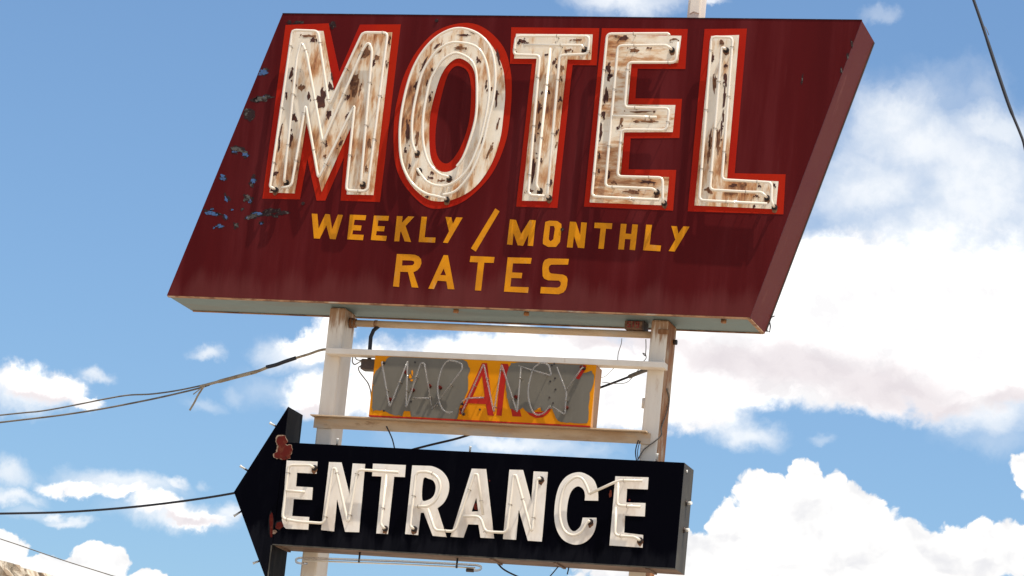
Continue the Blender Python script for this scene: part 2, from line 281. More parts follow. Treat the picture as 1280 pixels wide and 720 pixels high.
# ------------------------------------------------------------------ builders
def thing(name, label, cat, loc, group=None):
    o = bpy.data.objects.new(name, None); COL.objects.link(o); o.location = loc; o.empty_display_size = .2
    o['label'] = label; o['category'] = cat
    if group: o['group'] = group
    return o
ORG = {}
def origin(parent):
    while parent is not None and parent.parent is not None: parent = parent.parent
    return parent.location.copy() if parent is not None else Vector((0, 0, 0))
class MB:
    """collects world-space faces; build() links them as one mesh object"""
    def __init__(s): s.v = []; s.f = []; s.mi = []; s.sm = []
    def add(s, vs, fs, mi=0, smooth=False):
        o = len(s.v); s.v += [Vector(x) for x in vs]
        for f in fs: s.f.append([i+o for i in f]); s.mi.append(mi); s.sm.append(smooth)
        return s
    def box(s, a, b, mi=0):
        (x0, y0, z0), (x1, y1, z1) = a, b
        vs = [(x0, y0, z0), (x1, y0, z0), (x1, y1, z0), (x0, y1, z0), (x0, y0, z1), (x1, y0, z1), (x1, y1, z1), (x0, y1, z1)]
        return s.add(vs, [(0, 3, 2, 1), (4, 5, 6, 7), (0, 1, 5, 4), (1, 2, 6, 5), (2, 3, 7, 6), (3, 0, 4, 7)], mi)
    def plate(s, loop, holes, y0, y1, mi=0, side=None):
        """outline (list of points on a vertical plane) -> solid from y0 (front) to y1 (back)"""
        side = mi if side is None else side
        loops = [loop]+list(holes); flat = [p for l in loops for p in l]
        F = [Vector((p[0], y0, p[2])) for p in flat]; B = [Vector((p[0], y1, p[2])) for p in flat]
        tris = tessellate_polygon([[Vector((p[0], p[2], 0)) for p in l] for l in loops])
        fs = []
        for t in tris:
            a, b, c = (flat[i] for i in t)
            cr = (b[0]-a[0])*(c[2]-a[2])-(b[2]-a[2])*(c[0]-a[0])
            fs.append(tuple(t) if cr > 0 else tuple(reversed(t)))
        s.add(F, fs, mi); s.add(B, [tuple(reversed(f)) for f in fs], mi)
        k = 0
        for li, l in enumerate(loops):
            n = len(l)
            area = sum(l[i][0]*l[(i+1) % n][2]-l[(i+1) % n][0]*l[i][2] for i in range(n))
            flip = (area < 0) != (li > 0)
            vs = F[k:k+n]+B[k:k+n]
            q = [(i, (i+1) % n, n+(i+1) % n, n+i) for i in range(n)]
            if flip: q = [tuple(reversed(x)) for x in q]
            if (area < 0) == (li > 0): q = [tuple(reversed(x)) for x in q]
            s.add(vs, [tuple(reversed(x)) for x in q] if not flip else q, side); k += n
        return s
    def tube(s, pts, r, seg=8, mi=0, cap=True):
        pts = [Vector(p) for p in pts]; P2 = [pts[0]]
        for p in pts[1:]:
            if (p-P2[-1]).length > 1e-5: P2.append(p)
        pts = P2; n = len(pts)
        if n < 2: return s
        T = []
        for i in range(n):
            t = (pts[min(i+1, n-1)]-pts[i]).normalized() + (pts[i]-pts[max(i-1, 0)]).normalized()
            T.append(t.normalized() if t.length > 1e-6 else (pts[min(i+1, n-1)]-pts[max(i-1, 0)]).normalized())
        a = T[0].cross(Vector((0, 1, .013)));  a = a.normalized() if a.length > 1e-3 else Vector((1, 0, 0))
        vs = []
        for i in range(n):
            a = (a-T[i]*a.dot(T[i])).normalized(); b = T[i].cross(a)
            rr = r[i] if isinstance(r, (list, tuple)) else r
            for k in range(seg):
                an = 2*PI*k/seg; vs.append(pts[i]+(a*math.cos(an)+b*math.sin(an))*rr)
        fs = [(i*seg+k, i*seg+(k+1) % seg, (i+1)*seg+(k+1) % seg, (i+1)*seg+k) for i in range(n-1) for k in range(seg)]
        s.add(vs, fs, mi, True)
        if cap:
            o = len(s.v)-len(vs)
            s.f.append([o+k for k in reversed(range(seg))]); s.mi.append(mi); s.sm.append(False)
            s.f.append([o+(n-1)*seg+k for k in range(seg)]); s.mi.append(mi); s.sm.append(False)
        return s
    def build(s, name, mats, parent=None, bevel=0, kind=None, fixn=False):
        mats = mats if isinstance(mats, (list, tuple)) else [mats]
        og = origin(parent)
        me = bpy.data.meshes.new(name); me.from_pydata([v-og for v in s.v], [], s.f)
        for m in mats: me.materials.append(m)
        me.polygons.foreach_set('material_index', s.mi); me.polygons.foreach_set('use_smooth', s.sm)
        me.update()
        if fixn or bevel:
            bm = bmesh.new(); bm.from_mesh(me); bmesh.ops.remove_doubles(bm, verts=bm.verts, dist=1e-5)
            bmesh.ops.recalc_face_normals(bm, faces=bm.faces)
            if bevel:
                bmesh.ops.bevel(bm, geom=[e for e in bm.edges if len(e.link_faces) == 2 and e.calc_face_angle(0) > .6], offset=bevel, segments=2, affect='EDGES', profile=.5)
            bm.to_mesh(me); bm.free()
        o = bpy.data.objects.new(name, me); COL.objects.link(o)
        if parent is not None: o.parent = parent
        if kind: o['kind'] = kind
        return o
def L(pts, y): return [at(p[0], p[1], y) for p in pts]
def q6(pts, ox, oy): return [(ox+a/6, oy+b/6) for a, b in pts]
def spline(pts, closed=True, k=5):
    n = len(pts); out = []
    for i in range(n if closed else n-1):
        g = (lambda j: pts[j % n]) if closed else (lambda j: pts[min(max(j, 0), n-1)])
        p0, p1, p2, p3 = g(i-1), g(i), g(i+1), g(i+2)
        for j in range(k):
            t = j/k
            out.append(tuple(.5*(2*b+(c-a)*t+(2*a-5*b+4*c-d)*t*t+(3*b-a-3*c+d)*t**3) for a, b, c, d in zip(p0, p1, p2, p3)))
    if not closed: out.append(tuple(pts[-1]))
    return out
def fillet(pts, r, k=4):
    pts = [Vector(p) for p in pts]; out = [pts[0]]
    for i in range(1, len(pts)-1):
        a, b, c = pts[i-1], pts[i], pts[i+1]
        la, lc = (a-b).length, (c-b).length
        if la < 1e-6 or lc < 1e-6: continue
        d = min(r, la*.45, lc*.45); p = b+(a-b)*(d/la); q = b+(c-b)*(d/lc)
        for j in range(k+1):
            t = j/k; out.append(p*(1-t)**2+b*2*t*(1-t)+q*t*t)
    out.append(pts[-1]); return out
def jag_(pts, k=3, amp=.7):
    out = []
    for i, p in enumerate(pts):
        q = pts[(i+1) % len(pts)]
        for j in range(k):
            t = j/k; out.append((p[0]+(q[0]-p[0])*t+random.uniform(-amp, amp), p[1]+(q[1]-p[1])*t+random.uniform(-amp, amp)))
    return out
def blob(cx, cy, w_, h_, ang=0, jag=.28, n=16):
    ph = [random.uniform(0, 6.28) for _ in range(4)]; pts = []
    for k in range(n):
        a = 2*PI*k/n
        r = 1+jag*(.6*math.sin(2*a+ph[0])+.5*math.sin(3*a+ph[1])+.5*math.sin(5*a+ph[2]))+random.uniform(-jag, jag)*.6
        x, y = math.cos(a)*w_/2*r, math.sin(a)*h_/2*r; s, c = math.sin(math.radians(ang)), math.cos(math.radians(ang))
        pts.append((cx+x*c-y*s, cy+x*s+y*c))
    return pts
def neon(pts, yt, yf, r, e0=False, e1=False, rad=.028, curve=False, parent=None, material=None, sup=.33, name='neon_tube', halo=True):
    """a neon tube standing in front of a face; e0/e1: that end dives into an electrode hole of the face"""
    pp = spline(pts, False, 6) if curve else pts
    P3 = [at(p[0], p[1], p[2] if len(p) > 2 else yt) for p in pp]
    def into(p): return [Vector((p.x, yf-.004, p.z))]
    line = list(P3)
    if e0: line = into(line[0])+line
    if e1: line = line+into(line[-1])
    path = fillet(line, .012, 3) if curve else fillet(line, rad)
    if e0 or e1 and not curve: pass
    mb = MB().tube(path, r, 8); o = mb.build(name, material or MT['tube'], parent)
    # housings
    for flag, p in ((e0, P3[0]), (e1, P3[-1])):
        if flag:
            h = MB(); ring = []
            h.tube([(p.x, yf+.0, p.z), (p.x, yf-.006, p.z)], r*2.0, 12).tube([(p.x, yf-.006, p.z), (p.x, yf-.022, p.z)], r*1.35, 10)
            h.build('electrode', MT['soot'], parent)
            if halo:
                ci = 2*PI/14; rr = [r*random.uniform(1.9, 2.9) for _ in range(14)]
                MB().plate([Vector((p.x+rr[q]*math.cos(q*ci)*.85, 0, p.z-r*.9+rr[q]*math.sin(q*ci)*1.15)) for q in range(14)], [], yf-.0012, yf+.001).build('rust_halo', MT['flake_brown'], parent)
    # supports and tie wires
    sm = MB(); acc = .1; any_ = False
    for a, b in zip(P3[:-1], P3[1:]):
        l = (b-a).length; t = sup-acc
        while t < l:
            c = a+(b-a)*(t/l); dv = (b-a).normalized()
            sm.tube([(c.x, yf+.001, c.z), (c.x, c.y+r*.6, c.z)], .0032, 6)
            side = dv.cross(Vector((0, 1, 0)))*(r+.0022)
            sm.tube([c+side+Vector((0, r, 0)), c+side*.8-Vector((0, r*.9, 0)), c-Vector((0, r+.002, 0)), c-side*.8-Vector((0, r*.9, 0)), c-side+Vector((0, r, 0))], .0016, 4); any_ = True
            t += sup*random.uniform(.8, 1.25)
        acc = (l-(t-sup)) if t > l else 0; acc = max(0, min(acc, sup*.9))
    if any_: sm.build('tube_support', MT['wiretie'], parent, kind='stuff')
    return o

# ------------------------------------------------------------------ ground
g_ = MB(); S_ = 4000
g_.add([(-S_, -S_, 0), (S_, -S_, 0), (S_, S_, 0), (-S_, S_, 0)], [(0, 1, 2, 3)])
go = g_.build('ground', MT['ground']); go['kind'] = 'structure'

# ------------------------------------------------------------------ steel frame: posts, crossbars
H, X3, X2, DEP = 1.8231, -.5425, 3.1394, .4251
ZB = Z0-H
PY0, PY1 = .149, .355
LP, RP = .475, 2.5086
PWL, PWR = .103, .108
fr = thing('sign_frame', 'two cream painted steel posts joined by weathered crossbars carrying the three signs', 'frame', (1.5, .25, 0))
for x, wd in ((LP, PWL), (RP, PWR)):
    mb = MB(); mb.box((x, PY0, .02), (x+wd, PY1, ZB-.002)); po = mb.build('post', [MT['post'], MT['postrust']], fr, bevel=.012)
    for p in po.data.polygons:
        if p.normal.x > .5: p.material_index = 1 if x == RP else 0
    MB().box((x-.12, PY0-.1, 0), (x+wd+.12, PY1+.1, .02)).build('base_plate', MT['bar'], fr)
# upper stub of the right post above the sign
a = at(861, 20, .2); b = at(878, 20, .2)
st = MB(); st.box((a.x, .15, Z0-.003), (b.x, .28, Z0+.75)); st.build('post_extension', MT['poststub'], fr, bevel=.010)
n0 = at(866, 15, .148); MB().plate(L([(862, 17.5), (867, 14.6), (874, 17), (874, 0), (864, -2)], .147), [], .141, .149).build('cover_strip', MT['poststub'], fr)
# top pipe between the posts
pz0 = at(440, 403.5, .25); pz1 = at(812, 419, .25)
pz = (pz0.z+pz1.z)/2
pp = MB(); pp.tube([(LP+PWL-.002, .25, pz), (RP+.002, .25, pz)], .0215, 18); pp.build('crossbar', MT['bar'], fr)
for dx in (.012, .036):
    MB().tube([(LP+PWL+dx-.007, .25, pz), (LP+PWL+dx+.007, .25, pz)], .033 if dx < .02 else .029, 18).build('pipe_collar', MT['postrust'], fr)
# upper flat bar in front of the posts
ub = (at(407, 437, .06), at(831, 449.5, .06))
zt = (ub[0].z+ub[1].z)/2
MB().box((ub[0].x, .062, zt-.036), (ub[1].x, PY0-.001, zt)).build('crossbar', MT['poststub'], fr, bevel=.003)
# lower angle iron: web against the posts, flange towards the viewer
lb = (at(393, 521.5, .138), at(813, 541, .138)); zl = (lb[0].z+lb[1].z)/2
lo = MB(); lo.box((lb[0].x, .138, zl-.066), (lb[1].x, PY0-.001, zl)); lo.box((lb[0].x-.004, .072, zl-.003), (lb[1].x-.012, PY0-.001, zl+.004))
lo.build('crossbar', MT['bar'], fr)
# small fittings on the posts
c = at(829.5, 414.5, .14); MB().box((c.x-.034, .135, c.z-.014), (c.x+.034, PY0-.001, c.z+.014)).build('weld_tab', MT['postrust'], fr, bevel=.004)
c = at(847, 428, .30); MB().tube([(RP+PWR-.002, .30, c.z), (RP+PWR+.022, .30, c.z)], .016, 6).build('bolt', MT['soot'], fr)
c = at(803, 504, .2); MB().tube([(RP-.014, .2, c.z-.03), (RP-.014, .2, c.z+.03)], .012, 8).build('bolt', MT['post'], fr)
# conduit from the top pipe down behind the amber sign
MB().tube([tuple(at(473, 408, .25)), tuple(at(467, 413, .24)), tuple(at(463.5, 421, .23)), tuple(at(462, 440, .22)), tuple(at(461.5, 462, .22))], .0125, 10).build('conduit', MT['cable'], fr)
MB().tube([(at(470, 404.6, .25).x-.008, .25, pz), (at(470, 404.6, .25).x+.008, .25, pz)], .0245, 14).build('pipe_collar', MT['postrust'], fr)
# concrete footing under the posts
fo = MB(); fo.box((LP-.5, -.25, -.3), (RP+.6, .75, -.002+.0)); ft = fo.build('footing', MT['concrete']); ft['kind'] = 'structure'

# ------------------------------------------------------------------ MOTEL sign
ms = thing('motel_sign', 'large slanted maroon sign board with rusty cream MOTEL neon letters, topmost on the posts', 'sign', ((X3+X2)/2, .2, ZB))
TL, TR, BR, BL = Vector((0, 0, Z0)), Vector((3.66, 0, Z0)), Vector((X2, 0, ZB)), Vector((X3, 0, ZB))
cab = MB()
def quad(y0, y1, p, q): return [Vector((p.x, y0, p.z)), Vector((q.x, y0, q.z)), Vector((q.x, y1, q.z)), Vector((p.x, y1, p.z))]
YF = .012
for p, q, mi in ((TL, TR, 0), (TR, BR, 0), (BR, BL, 1), (BL, TL, 0)):
    cab.add(quad(YF, DEP, p, q), [(0, 1, 2, 3)], mi)
cab.add([Vector((p.x, DEP, p.z)) for p in (TL, TR, BR, BL)], [(0, 1, 2, 3)], 0)
cab.add([Vector((p.x, YF, p.z)) for p in (TL, TR, BR, BL)], [(3, 2, 1, 0)], 0)
cab.build('cabinet', [MT['maroon_side'], MT['under_grey']], ms, fixn=True)
MB().plate([TL, TR, BR, BL], [], 0, YF-.001).build('face_panel', MT['maroon'], ms)
def strip(p, q, th, y0, y1, name, m):
    d = (q-p).normalized(); nrm = Vector((d.z, 0, -d.x))
    loop = [p, q, q+nrm*th, p+nrm*th]
    MB().plate(loop, [], y0, y1).build(name, m, ms)
strip(Vector((X2-.004, 0, ZB-.001)), Vector((X3+.006, 0, ZB-.001)), -.008, -.002, .020, 'edge_trim', MT['rust_edge'])
strip(Vector((X2-.01, 0, ZB-.001)), Vector((X3+.01, 0, ZB-.001)), -.006, DEP-.012, DEP+.003, 'edge_trim', MT['rust_edge'])
e1 = Vector((X2, 0, ZB)); e2 = Vector((3.66, 0, Z0)); dd = (e2-e1).normalized()
strip(Vector((X2-.02, 0, ZB-.0015)), Vector((X2+.002, 0, ZB-.0015)), .007, .022, DEP-.014, 'edge_trim', MT['rust_edge'])
strip(e1+dd*.01, e2-dd*.005, .006, DEP-.008, DEP+.004, 'edge_trim', MT['boxbrown'])
strip(Vector((0, 0, Z0+.001)), Vector((3.66, 0, Z0+.001)), -.004, -.002, .02, 'edge_trim', MT['chipdark'])
for px, py in ((570, 389), (658, 392.5), (905, 396)):
    c = at(px, py, .09); MB().tube([(c.x, .09, ZB), (c.x, .09, ZB-.02)], .017, 8).build('bolt', MT['postrust'], ms)
for px, py in ((416, 30), (546, 26), (379, 254.5), (703, 287)):
    c = at(px, py, 0); MB().tube([(c.x, .002, c.z), (c.x, -.006, c.z)], .011, 8).build('rivet', MT['chipdark'], ms)
# flaked paint
def onface(pts):
    return [(max(p[0], 353-(p[1]-18.5)*.4175+1.0), p[1]) for p in pts]
ch = MB(); CM = [MT['chipblue'], MT['chipgrey'], MT['chipdark']]
for cx, cy, ww, hh, mi in [(329, 91, 10, 8, 0), (332, 87, 5, 3, 1), (326.6, 123, 18, 6, 1), (321, 125, 6, 5, 1), (332, 121, 7, 4, 0), (312, 144, 10, 13, 2), (309, 140, 7, 7, 1), (298, 187, 15, 7, 1), (307, 193, 8, 7, 0), (293, 190, 6, 4, 0),
    (279, 222, 6, 8, 0), (317, 225, 6, 9, 0), (315, 231, 4, 5, 1), (284, 248, 5, 9, 0), (310, 248, 8, 7, 1), (313, 252, 4, 5, 0), (264, 266, 15, 5, 0), (271, 268, 6, 4, 0), (282, 272, 4, 6, 0), (275, 283, 8, 4, 0), (295, 282, 6, 5, 1),
    (316, 270, 14, 6, 1), (322, 268, 10, 5, 0), (340, 264, 18, 5, 2), (334, 268, 9, 5, 1), (352, 267, 9, 4, 2), (358, 266, 6, 3, 1), (327, 279, 4, 4, 0), (310, 272, 5, 3, 0), (345, 271, 5, 3, 1), (268, 285, 3, 2, 0), (303, 262, 3, 3, 1), (290, 262, 3, 2, 0), (265, 262, 4, 3, 0),
    (362, 28.3, 5, 3, 2), (372, 28.6, 10, 2.2, 2), (377, 28, 4, 2.5, 1), (416, 31, 6, 8, 2), (1060, 70, 2, 6, 1), (1065, 55, 2, 8, 1), (1003, 100, 1.5, 9, 1), (1052, 88, 2, 5, 1)]:
    big = max(ww, hh) >= 10; tg = MB() if big else ch
    an = random.uniform(-15, 15)
    ch.plate(L(onface(blob(cx-.4, cy-.3, ww*1.15+.6, hh*1.15+.6, an, .42)), 0), [], -.0006-.00005*mi, .001, 2)      # dark primer round the flake
    for k in range(3 if ww > 6 else 2):
        tg.plate(L(onface(blob(cx+random.uniform(-.25, .25)*ww, cy+random.uniform(-.25, .25)*hh, ww*random.uniform(.5, .9), hh*random.uniform(.5, .9), an, .45)), 0), [], -.0010-.0002*mi-.0001*k, .001, 0 if big else mi)
    if big: tg.build('flaked_paint', CM[mi], ms)
ch.build('paint_speck', CM, ms, kind='stuff')
# wire tie at the lower right corner
MB().tube([tuple(at(960, 398, .42)), tuple(at(958, 404, .43)), tuple(at(959, 414, .44)), tuple(at(962, 415, .44)), tuple(at(963, 408, .44)), tuple(at(961.5, 398, .43)), tuple(at(968, 395, .40))], .004, 6).build('wire_tie', MT['cable'], ms)

YL = -.006; YT = -.052; TRAD = .0088
let = {}
let['M'] = dict(
 plate=[(364.7, 37.5), (404.2, 38.7), (418.3, 118.3), (451.7, 40.8), (490.3, 40.3), (466.7, 243.7), (433.3, 243), (441.0, 153.3), (402, 240), (383, 153.3), (368.3, 241.7), (336.8, 240.5)],
 out=[(357, 31.3), (410.8, 29.2), (424.2, 90), (450, 30.8), (501, 30.5), (475, 252.5), (425.8, 250.8), (430, 196.7), (406.7, 250.8), (395.8, 250.8), (384.2, 198.3), (375, 249.2), (328, 248.3)], hole=[], ohole=[], cm='cream_v')
let['T'] = dict(
 plate=[(645, 42.2), (740.8, 43), (738.7, 74.7), (709.2, 74.2), (689.2, 251.3), (652.5, 250.8), (670.8, 73.3), (642.5, 73)],
 out=[(639.2, 34.2), (749.2, 35.3), (745.8, 81.7), (715.8, 81.3), (696.7, 260), (645.3, 258.3), (665, 80), (637.5, 79.7)], hole=[], ohole=[], cm='cream_v')
let['E'] = dict(
 plate=[(759.2, 43.3), (851.7, 44.7), (847.5, 78.7), (789.2, 79.7), (784.7, 130.8), (844.2, 131.3), (840.8, 165), (780, 165.3), (775.8, 218.7), (836.3, 221.3), (833, 256.7), (737, 253)],
 out=[(752.5, 35.3), (859.7, 36.3), (856.7, 86.3), (797, 85.8), (794.2, 123), (852.5, 123.7), (849.2, 172.5), (788.3, 173), (785.8, 211.7), (845.3, 212.5), (841.3, 263.3), (730, 258.3)], hole=[], ohole=[], cm='cream_h')
let['L'] = dict(
 plate=[(888.8, 45), (923.8, 43.7), (908.7, 223.3), (973, 226.7), (969.7, 261.3), (868, 256.7)],
 out=[(880.8, 36.3), (933.7, 35.8), (918.3, 216.7), (982, 218), (979.2, 268), (859.7, 264.2)], hole=[], ohole=[], cm='cream_v')
oo = [(575.8, 34.7), (606.7, 47.5), (626.7, 80), (631.3, 113.3), (629, 145), (624.7, 175), (613.3, 206.7), (595, 232.5), (573.3, 246.7), (551.7, 251.7), (531.7, 247.5), (511.7, 228.3), (501.7, 205), (498.8, 175), (500, 145), (505, 121), (513.3, 91.7), (528.3, 63.3), (550, 43.3)]
oh = [(575.8, 73), (590, 83.3), (595, 103.3), (595, 140), (592, 157), (583.3, 188), (570.8, 208.3), (558.3, 215), (546.7, 211.7), (538.3, 196.7), (536.3, 171.7), (537.5, 145), (543.3, 118.3), (551.7, 93.3), (563.3, 77.5)]
ro = [(580, 28.7), (606.7, 35.8), (630, 60), (638.7, 91.7), (639.5, 120), (637.5, 146), (632.5, 176), (620, 208.3), (603.3, 231.7), (578.3, 252.5), (551.7, 260.8), (530, 256.7), (506.7, 233.3), (495, 208.3), (492, 178.3), (493, 147), (497, 124), (505, 95), (521.7, 63.3), (546.7, 38.3)]
rh = [(573.3, 82.5), (584.2, 89), (588.7, 106.7), (588.3, 135), (585, 158), (575.8, 184), (563.3, 202), (553.3, 203.3), (545.8, 192), (544.2, 170), (546.7, 146), (552, 120), (558.5, 97), (565, 86)]
let['O'] = dict(plate=spline(oo), out=spline(ro), hole=[spline(oh)], ohole=[spline(rh)], cm='cream_v')
tubes = {
 'M': [dict(pts=[(352, 234.6), (364.2, 233), (382, 130.8), (398, 223.3), (443.3, 130.8), (432.5, 238.3), (459.2, 238.9), (484.6, 41), (453.3, 40.6), (411.3, 131.3), (397.5, 38.8), (365.5, 37.6), (337.5, 233.5), (341.5, 235)], e=(0, 1)),
       dict(pts=[(355, 226), (371, 72), (377, 52), (383, 66), (403.5, 178.5), (453.5, 62), (460.5, 52), (465.3, 62), (451, 228)], e=(1, 1))],
 'O': [dict(pts=[(553.3, 243.7), (570, 238.3), (588.3, 216.7), (602.5, 183.3), (610.5, 150), (617, 122), (619.2, 90), (613.3, 60), (596.7, 41.7), (573.3, 35.3), (551.7, 42.5), (533.3, 58.3), (518.3, 81.7), (508.3, 110), (501.3, 145), (499.7, 175), (502.5, 203.3), (513.3, 226.7), (530, 240.8), (546.7, 245.5), (556, 247.5)], e=(0, 1), curve=1),
       dict(pts=[(519, 189), (515.3, 175), (515.5, 147), (520.5, 118), (528.3, 90), (543.3, 66.7), (558.3, 55.5), (573.3, 53), (595, 58.3), (606.7, 75), (611.5, 103), (610, 130), (604, 160), (596.7, 185), (583.3, 213.3), (566.7, 228.3), (550, 232.5), (533.3, 226.7), (521.5, 211)], e=(1, 1), curve=1),
       dict(pts=[(559, 220.5), (548.3, 216.7), (536, 203.3), (529.8, 183), (528.3, 161.7), (530, 138), (536.5, 105), (542.5, 91.7), (551.7, 76.7), (563.3, 68.3), (573.3, 66.7), (588.3, 75), (595, 90), (596.3, 120), (594.5, 148), (586.7, 176.7), (578.3, 198), (571, 208)], e=(1, 0), curve=1)],
 'T': [dict(pts=[(681, 245), (660, 243.6), (674.7, 69.2), (642, 68.3), (645, 45), (736.7, 45), (735, 67.5), (699.7, 69), (684, 245)], e=(0, 1)),
       dict(pts=[(655, 56.3), (726.7, 56.5), (728.5, 59)], e=(0, 1)), dict(pts=[(688.3, 60), (670.3, 231), (672.5, 236)], e=(0, 1))],
 'E': [dict(pts=[(836.8, 44.5), (835, 41.8), (759, 42.3), (739.7, 245.6), (824, 249.8)], e=(0, 0)),
       dict(pts=[(828.3, 251.7), (828.5, 222), (771.7, 220.6), (776.9, 162), (833.3, 162.7), (836.8, 135.5), (780.7, 134.2), (785.2, 78), (845, 78), (847.5, 52.5)], e=(1, 0)),
       dict(pts=[(838, 60), (832.5, 56.4), (772.4, 57), (756.5, 233.3), (815.5, 235.8), (819, 238)], e=(1, 1)), dict(pts=[(766, 145), (821, 146.5)], e=(0, 0))],
 'L': [dict(pts=[(966.3, 256.7), (964, 250), (965, 228.2), (902.3, 224.6), (916, 46.8), (889.4, 46), (874, 250.3), (959, 254.7)], e=(1, 0)),
       dict(pts=[(905.8, 60), (902, 59.5), (887.3, 237.3), (936.7, 239.9), (952, 240.3), (957, 245)], e=(1, 1))]}
flakes = {
 'M': [(402.5, 124, 13, 26, 0, 0), (435, 121.7, 5, 8, 15, 0), (364, 93, 4, 16, 8, 0), (386, 45, 16, 4, 0, 1), (391, 50, 8, 6, 0, 0), (358, 120, 3, 9, 5, 0), (413, 108, 5, 13, -10, 0), (415, 96, 3, 10, -10, 0), (467, 79, 6, 7, 0, 0), (471, 72, 8, 6, 0, 1), (486.3, 52, 3, 7, 0, 0), (483.5, 82, 2.5, 7, 5, 0), (367.5, 146.7, 7, 13, -8, 0), (363.7, 175, 4.5, 17, 8, 0), (349, 178, 3, 24, 6, 0), (351.5, 162, 2.5, 12, 6, 1),
       (411, 143, 9, 11, 0, 0), (461.7, 180, 5, 13, 0, 1), (426, 179, 4, 11, 20, 0), (408, 181, 4, 5, 0, 0), (406, 195, 4, 4, 0, 1), (458, 212, 4, 8, 0, 1), (434, 146, 6, 8, 20, 0), (450, 112, 3, 14, 8, 1), (442, 98, 4, 12, 22, 0), (443, 105, 14, 30, 22, 1), (456, 66, 12, 20, 22, 1), (344, 217, 8, 6, 0, 0), (386, 120, 5, 10, -8, 0), (377, 110, 9, 8, 0, 1), (342.5, 238.5, 6, 3, 0, 0)],
 'O': [(520.8, 106, 6, 13, 18, 0), (580, 44, 18, 2.6, 3, 0), (590, 40.5, 8, 2, 20, 0), (530.5, 79, 3.6, 18, 28, 0), (549, 63, 4, 14, 45, 1), (547, 57, 3, 11, 45, 0), (623, 72, 4, 22, -14, 0), (620.5, 123, 4, 22, 2, 0), (537.5, 123, 4, 11, 10, 0), (540, 87.5, 3, 6, 20, 0), (534, 103, 2, 6, 10, 0), (607.5, 106.7, 3, 10, 0, 0), (614, 111, 3, 6, 0, 0), (509.7, 165, 5.5, 34, 2, 0), (602.5, 175, 7, 9, 20, 0), (613, 187, 5, 14, 22, 1), (609, 195, 3, 8, 22, 1), (521.5, 172, 5, 17, 0, 1), (539, 222.5, 6, 4, 0, 0), (540, 216, 6, 3, 0, 0), (506.7, 189, 3.5, 6, 0, 0), (511.7, 207.5, 3, 6, 0, 0), (575, 60, 18, 4, 0, 1), (598, 75, 5, 8, -30, 0), (622, 157, 3, 12, 8, 1), (552, 226, 10, 3, 0, 1), (533, 246, 5, 2, 0, 0)],
 'T': [(653, 51.5, 9, 6, 0, 0), (657, 55, 5, 6, 0, 0), (649, 52, 3, 4, 0, 0), (674, 134, 5, 13, 0, 0), (700.8, 124, 4, 7, 0, 0), (686.7, 116, 2.6, 5, 0, 0), (692.5, 78, 4, 8, 10, 0), (696, 84, 3, 5, 0, 0), (703, 85, 5, 8, 0, 1), (677.5, 116, 2, 4, 0, 0), (668, 172.5, 4, 12, 0, 0), (674, 157, 3, 13, 8, 0), (666.7, 212, 6, 27, 5, 0), (675, 200, 4, 9, 10, 0), (688.6, 228, 6, 7, 0, 0), (695.5, 166, 3, 6, 10, 0), (696, 180, 3, 6, 5, 1), (682.5, 68.5, 4, 3, 0, 0), (710, 63, 8, 3, 0, 1), (722, 50, 12, 3, 0, 1), (707, 64, 3, 4, 0, 0), (702, 100, 2.5, 5, 5, 1), (662, 238, 8, 5, 0, 1)],
 'E': [(780, 47.5, 13, 7, 0, 0), (772, 46, 8, 3, 0, 1), (843, 49, 8, 3, 0, 1), (760.5, 85, 7, 13, 8, 0), (761, 98, 5, 9, 0, 0), (762.5, 94, 4, 5, 0, 0), (757.5, 120, 6, 25, 6, 0), (754.5, 143, 5, 12, 5, 0), (751, 165, 4.5, 20, 5, 0), (749, 195, 2.6, 13, 4, 0), (749, 214, 2, 6, 0, 0), (809, 227.5, 18, 5, 2, 0), (761, 220, 4, 10, 10, 0), (767, 228, 7, 4, 0, 1), (793, 63, 12, 6, 0, 1), (800, 140, 26, 3, 0, 1), (812, 152, 22, 4, 0, 1), (796, 152, 10, 3, 0, 1), (790, 240, 20, 6, 0, 1), (772, 160.5, 3.5, 4, 0, 0), (810, 60, 6, 2, 0, 1), (777, 150, 4, 14, 5, 1)],
 'L': [(891, 72, 3.6, 11, 2, 0), (907, 99, 4.6, 18, 3, 0), (905.5, 122, 4, 26, 3, 0), (904, 146, 3, 16, 3, 0), (906.7, 82, 3.4, 5, 0, 0), (902, 160, 2.5, 20, 3, 0), (907.3, 197, 1.6, 8, 0, 0), (917.5, 231.7, 12, 4, 3, 0), (929, 231.5, 8, 2.5, 3, 1), (949, 232.5, 4, 4, 0, 0), (946, 245, 5, 3, 0, 0), (914, 241, 20, 4, 2, 1), (893, 105, 5, 26, 3, 1), (888, 175, 4, 26, 4, 1), (898, 175, 5, 40, 3, 1), (886, 190, 4, 30, 3, 1), (967.5, 231, 4, 4, 0, 0), (943, 257.5, 4, 3, 0, 0), (886, 238, 10, 8, 0, 1), (902, 53, 8, 6, 0, 1)]}
YR = -.0014
def clip_in(p, loop, holes):
    def ins(l):
        c = False; n = len(l)
        for i in range(n):
            (x1, y1), (x2, y2) = l[i][:2], l[(i+1) % n][:2]
            if (y1 > p[1]) != (y2 > p[1]) and p[0] < (x2-x1)*(p[1]-y1)/(y2-y1)+x1: c = not c
        return c
    return ins(loop) and not any(ins(h) for h in holes)
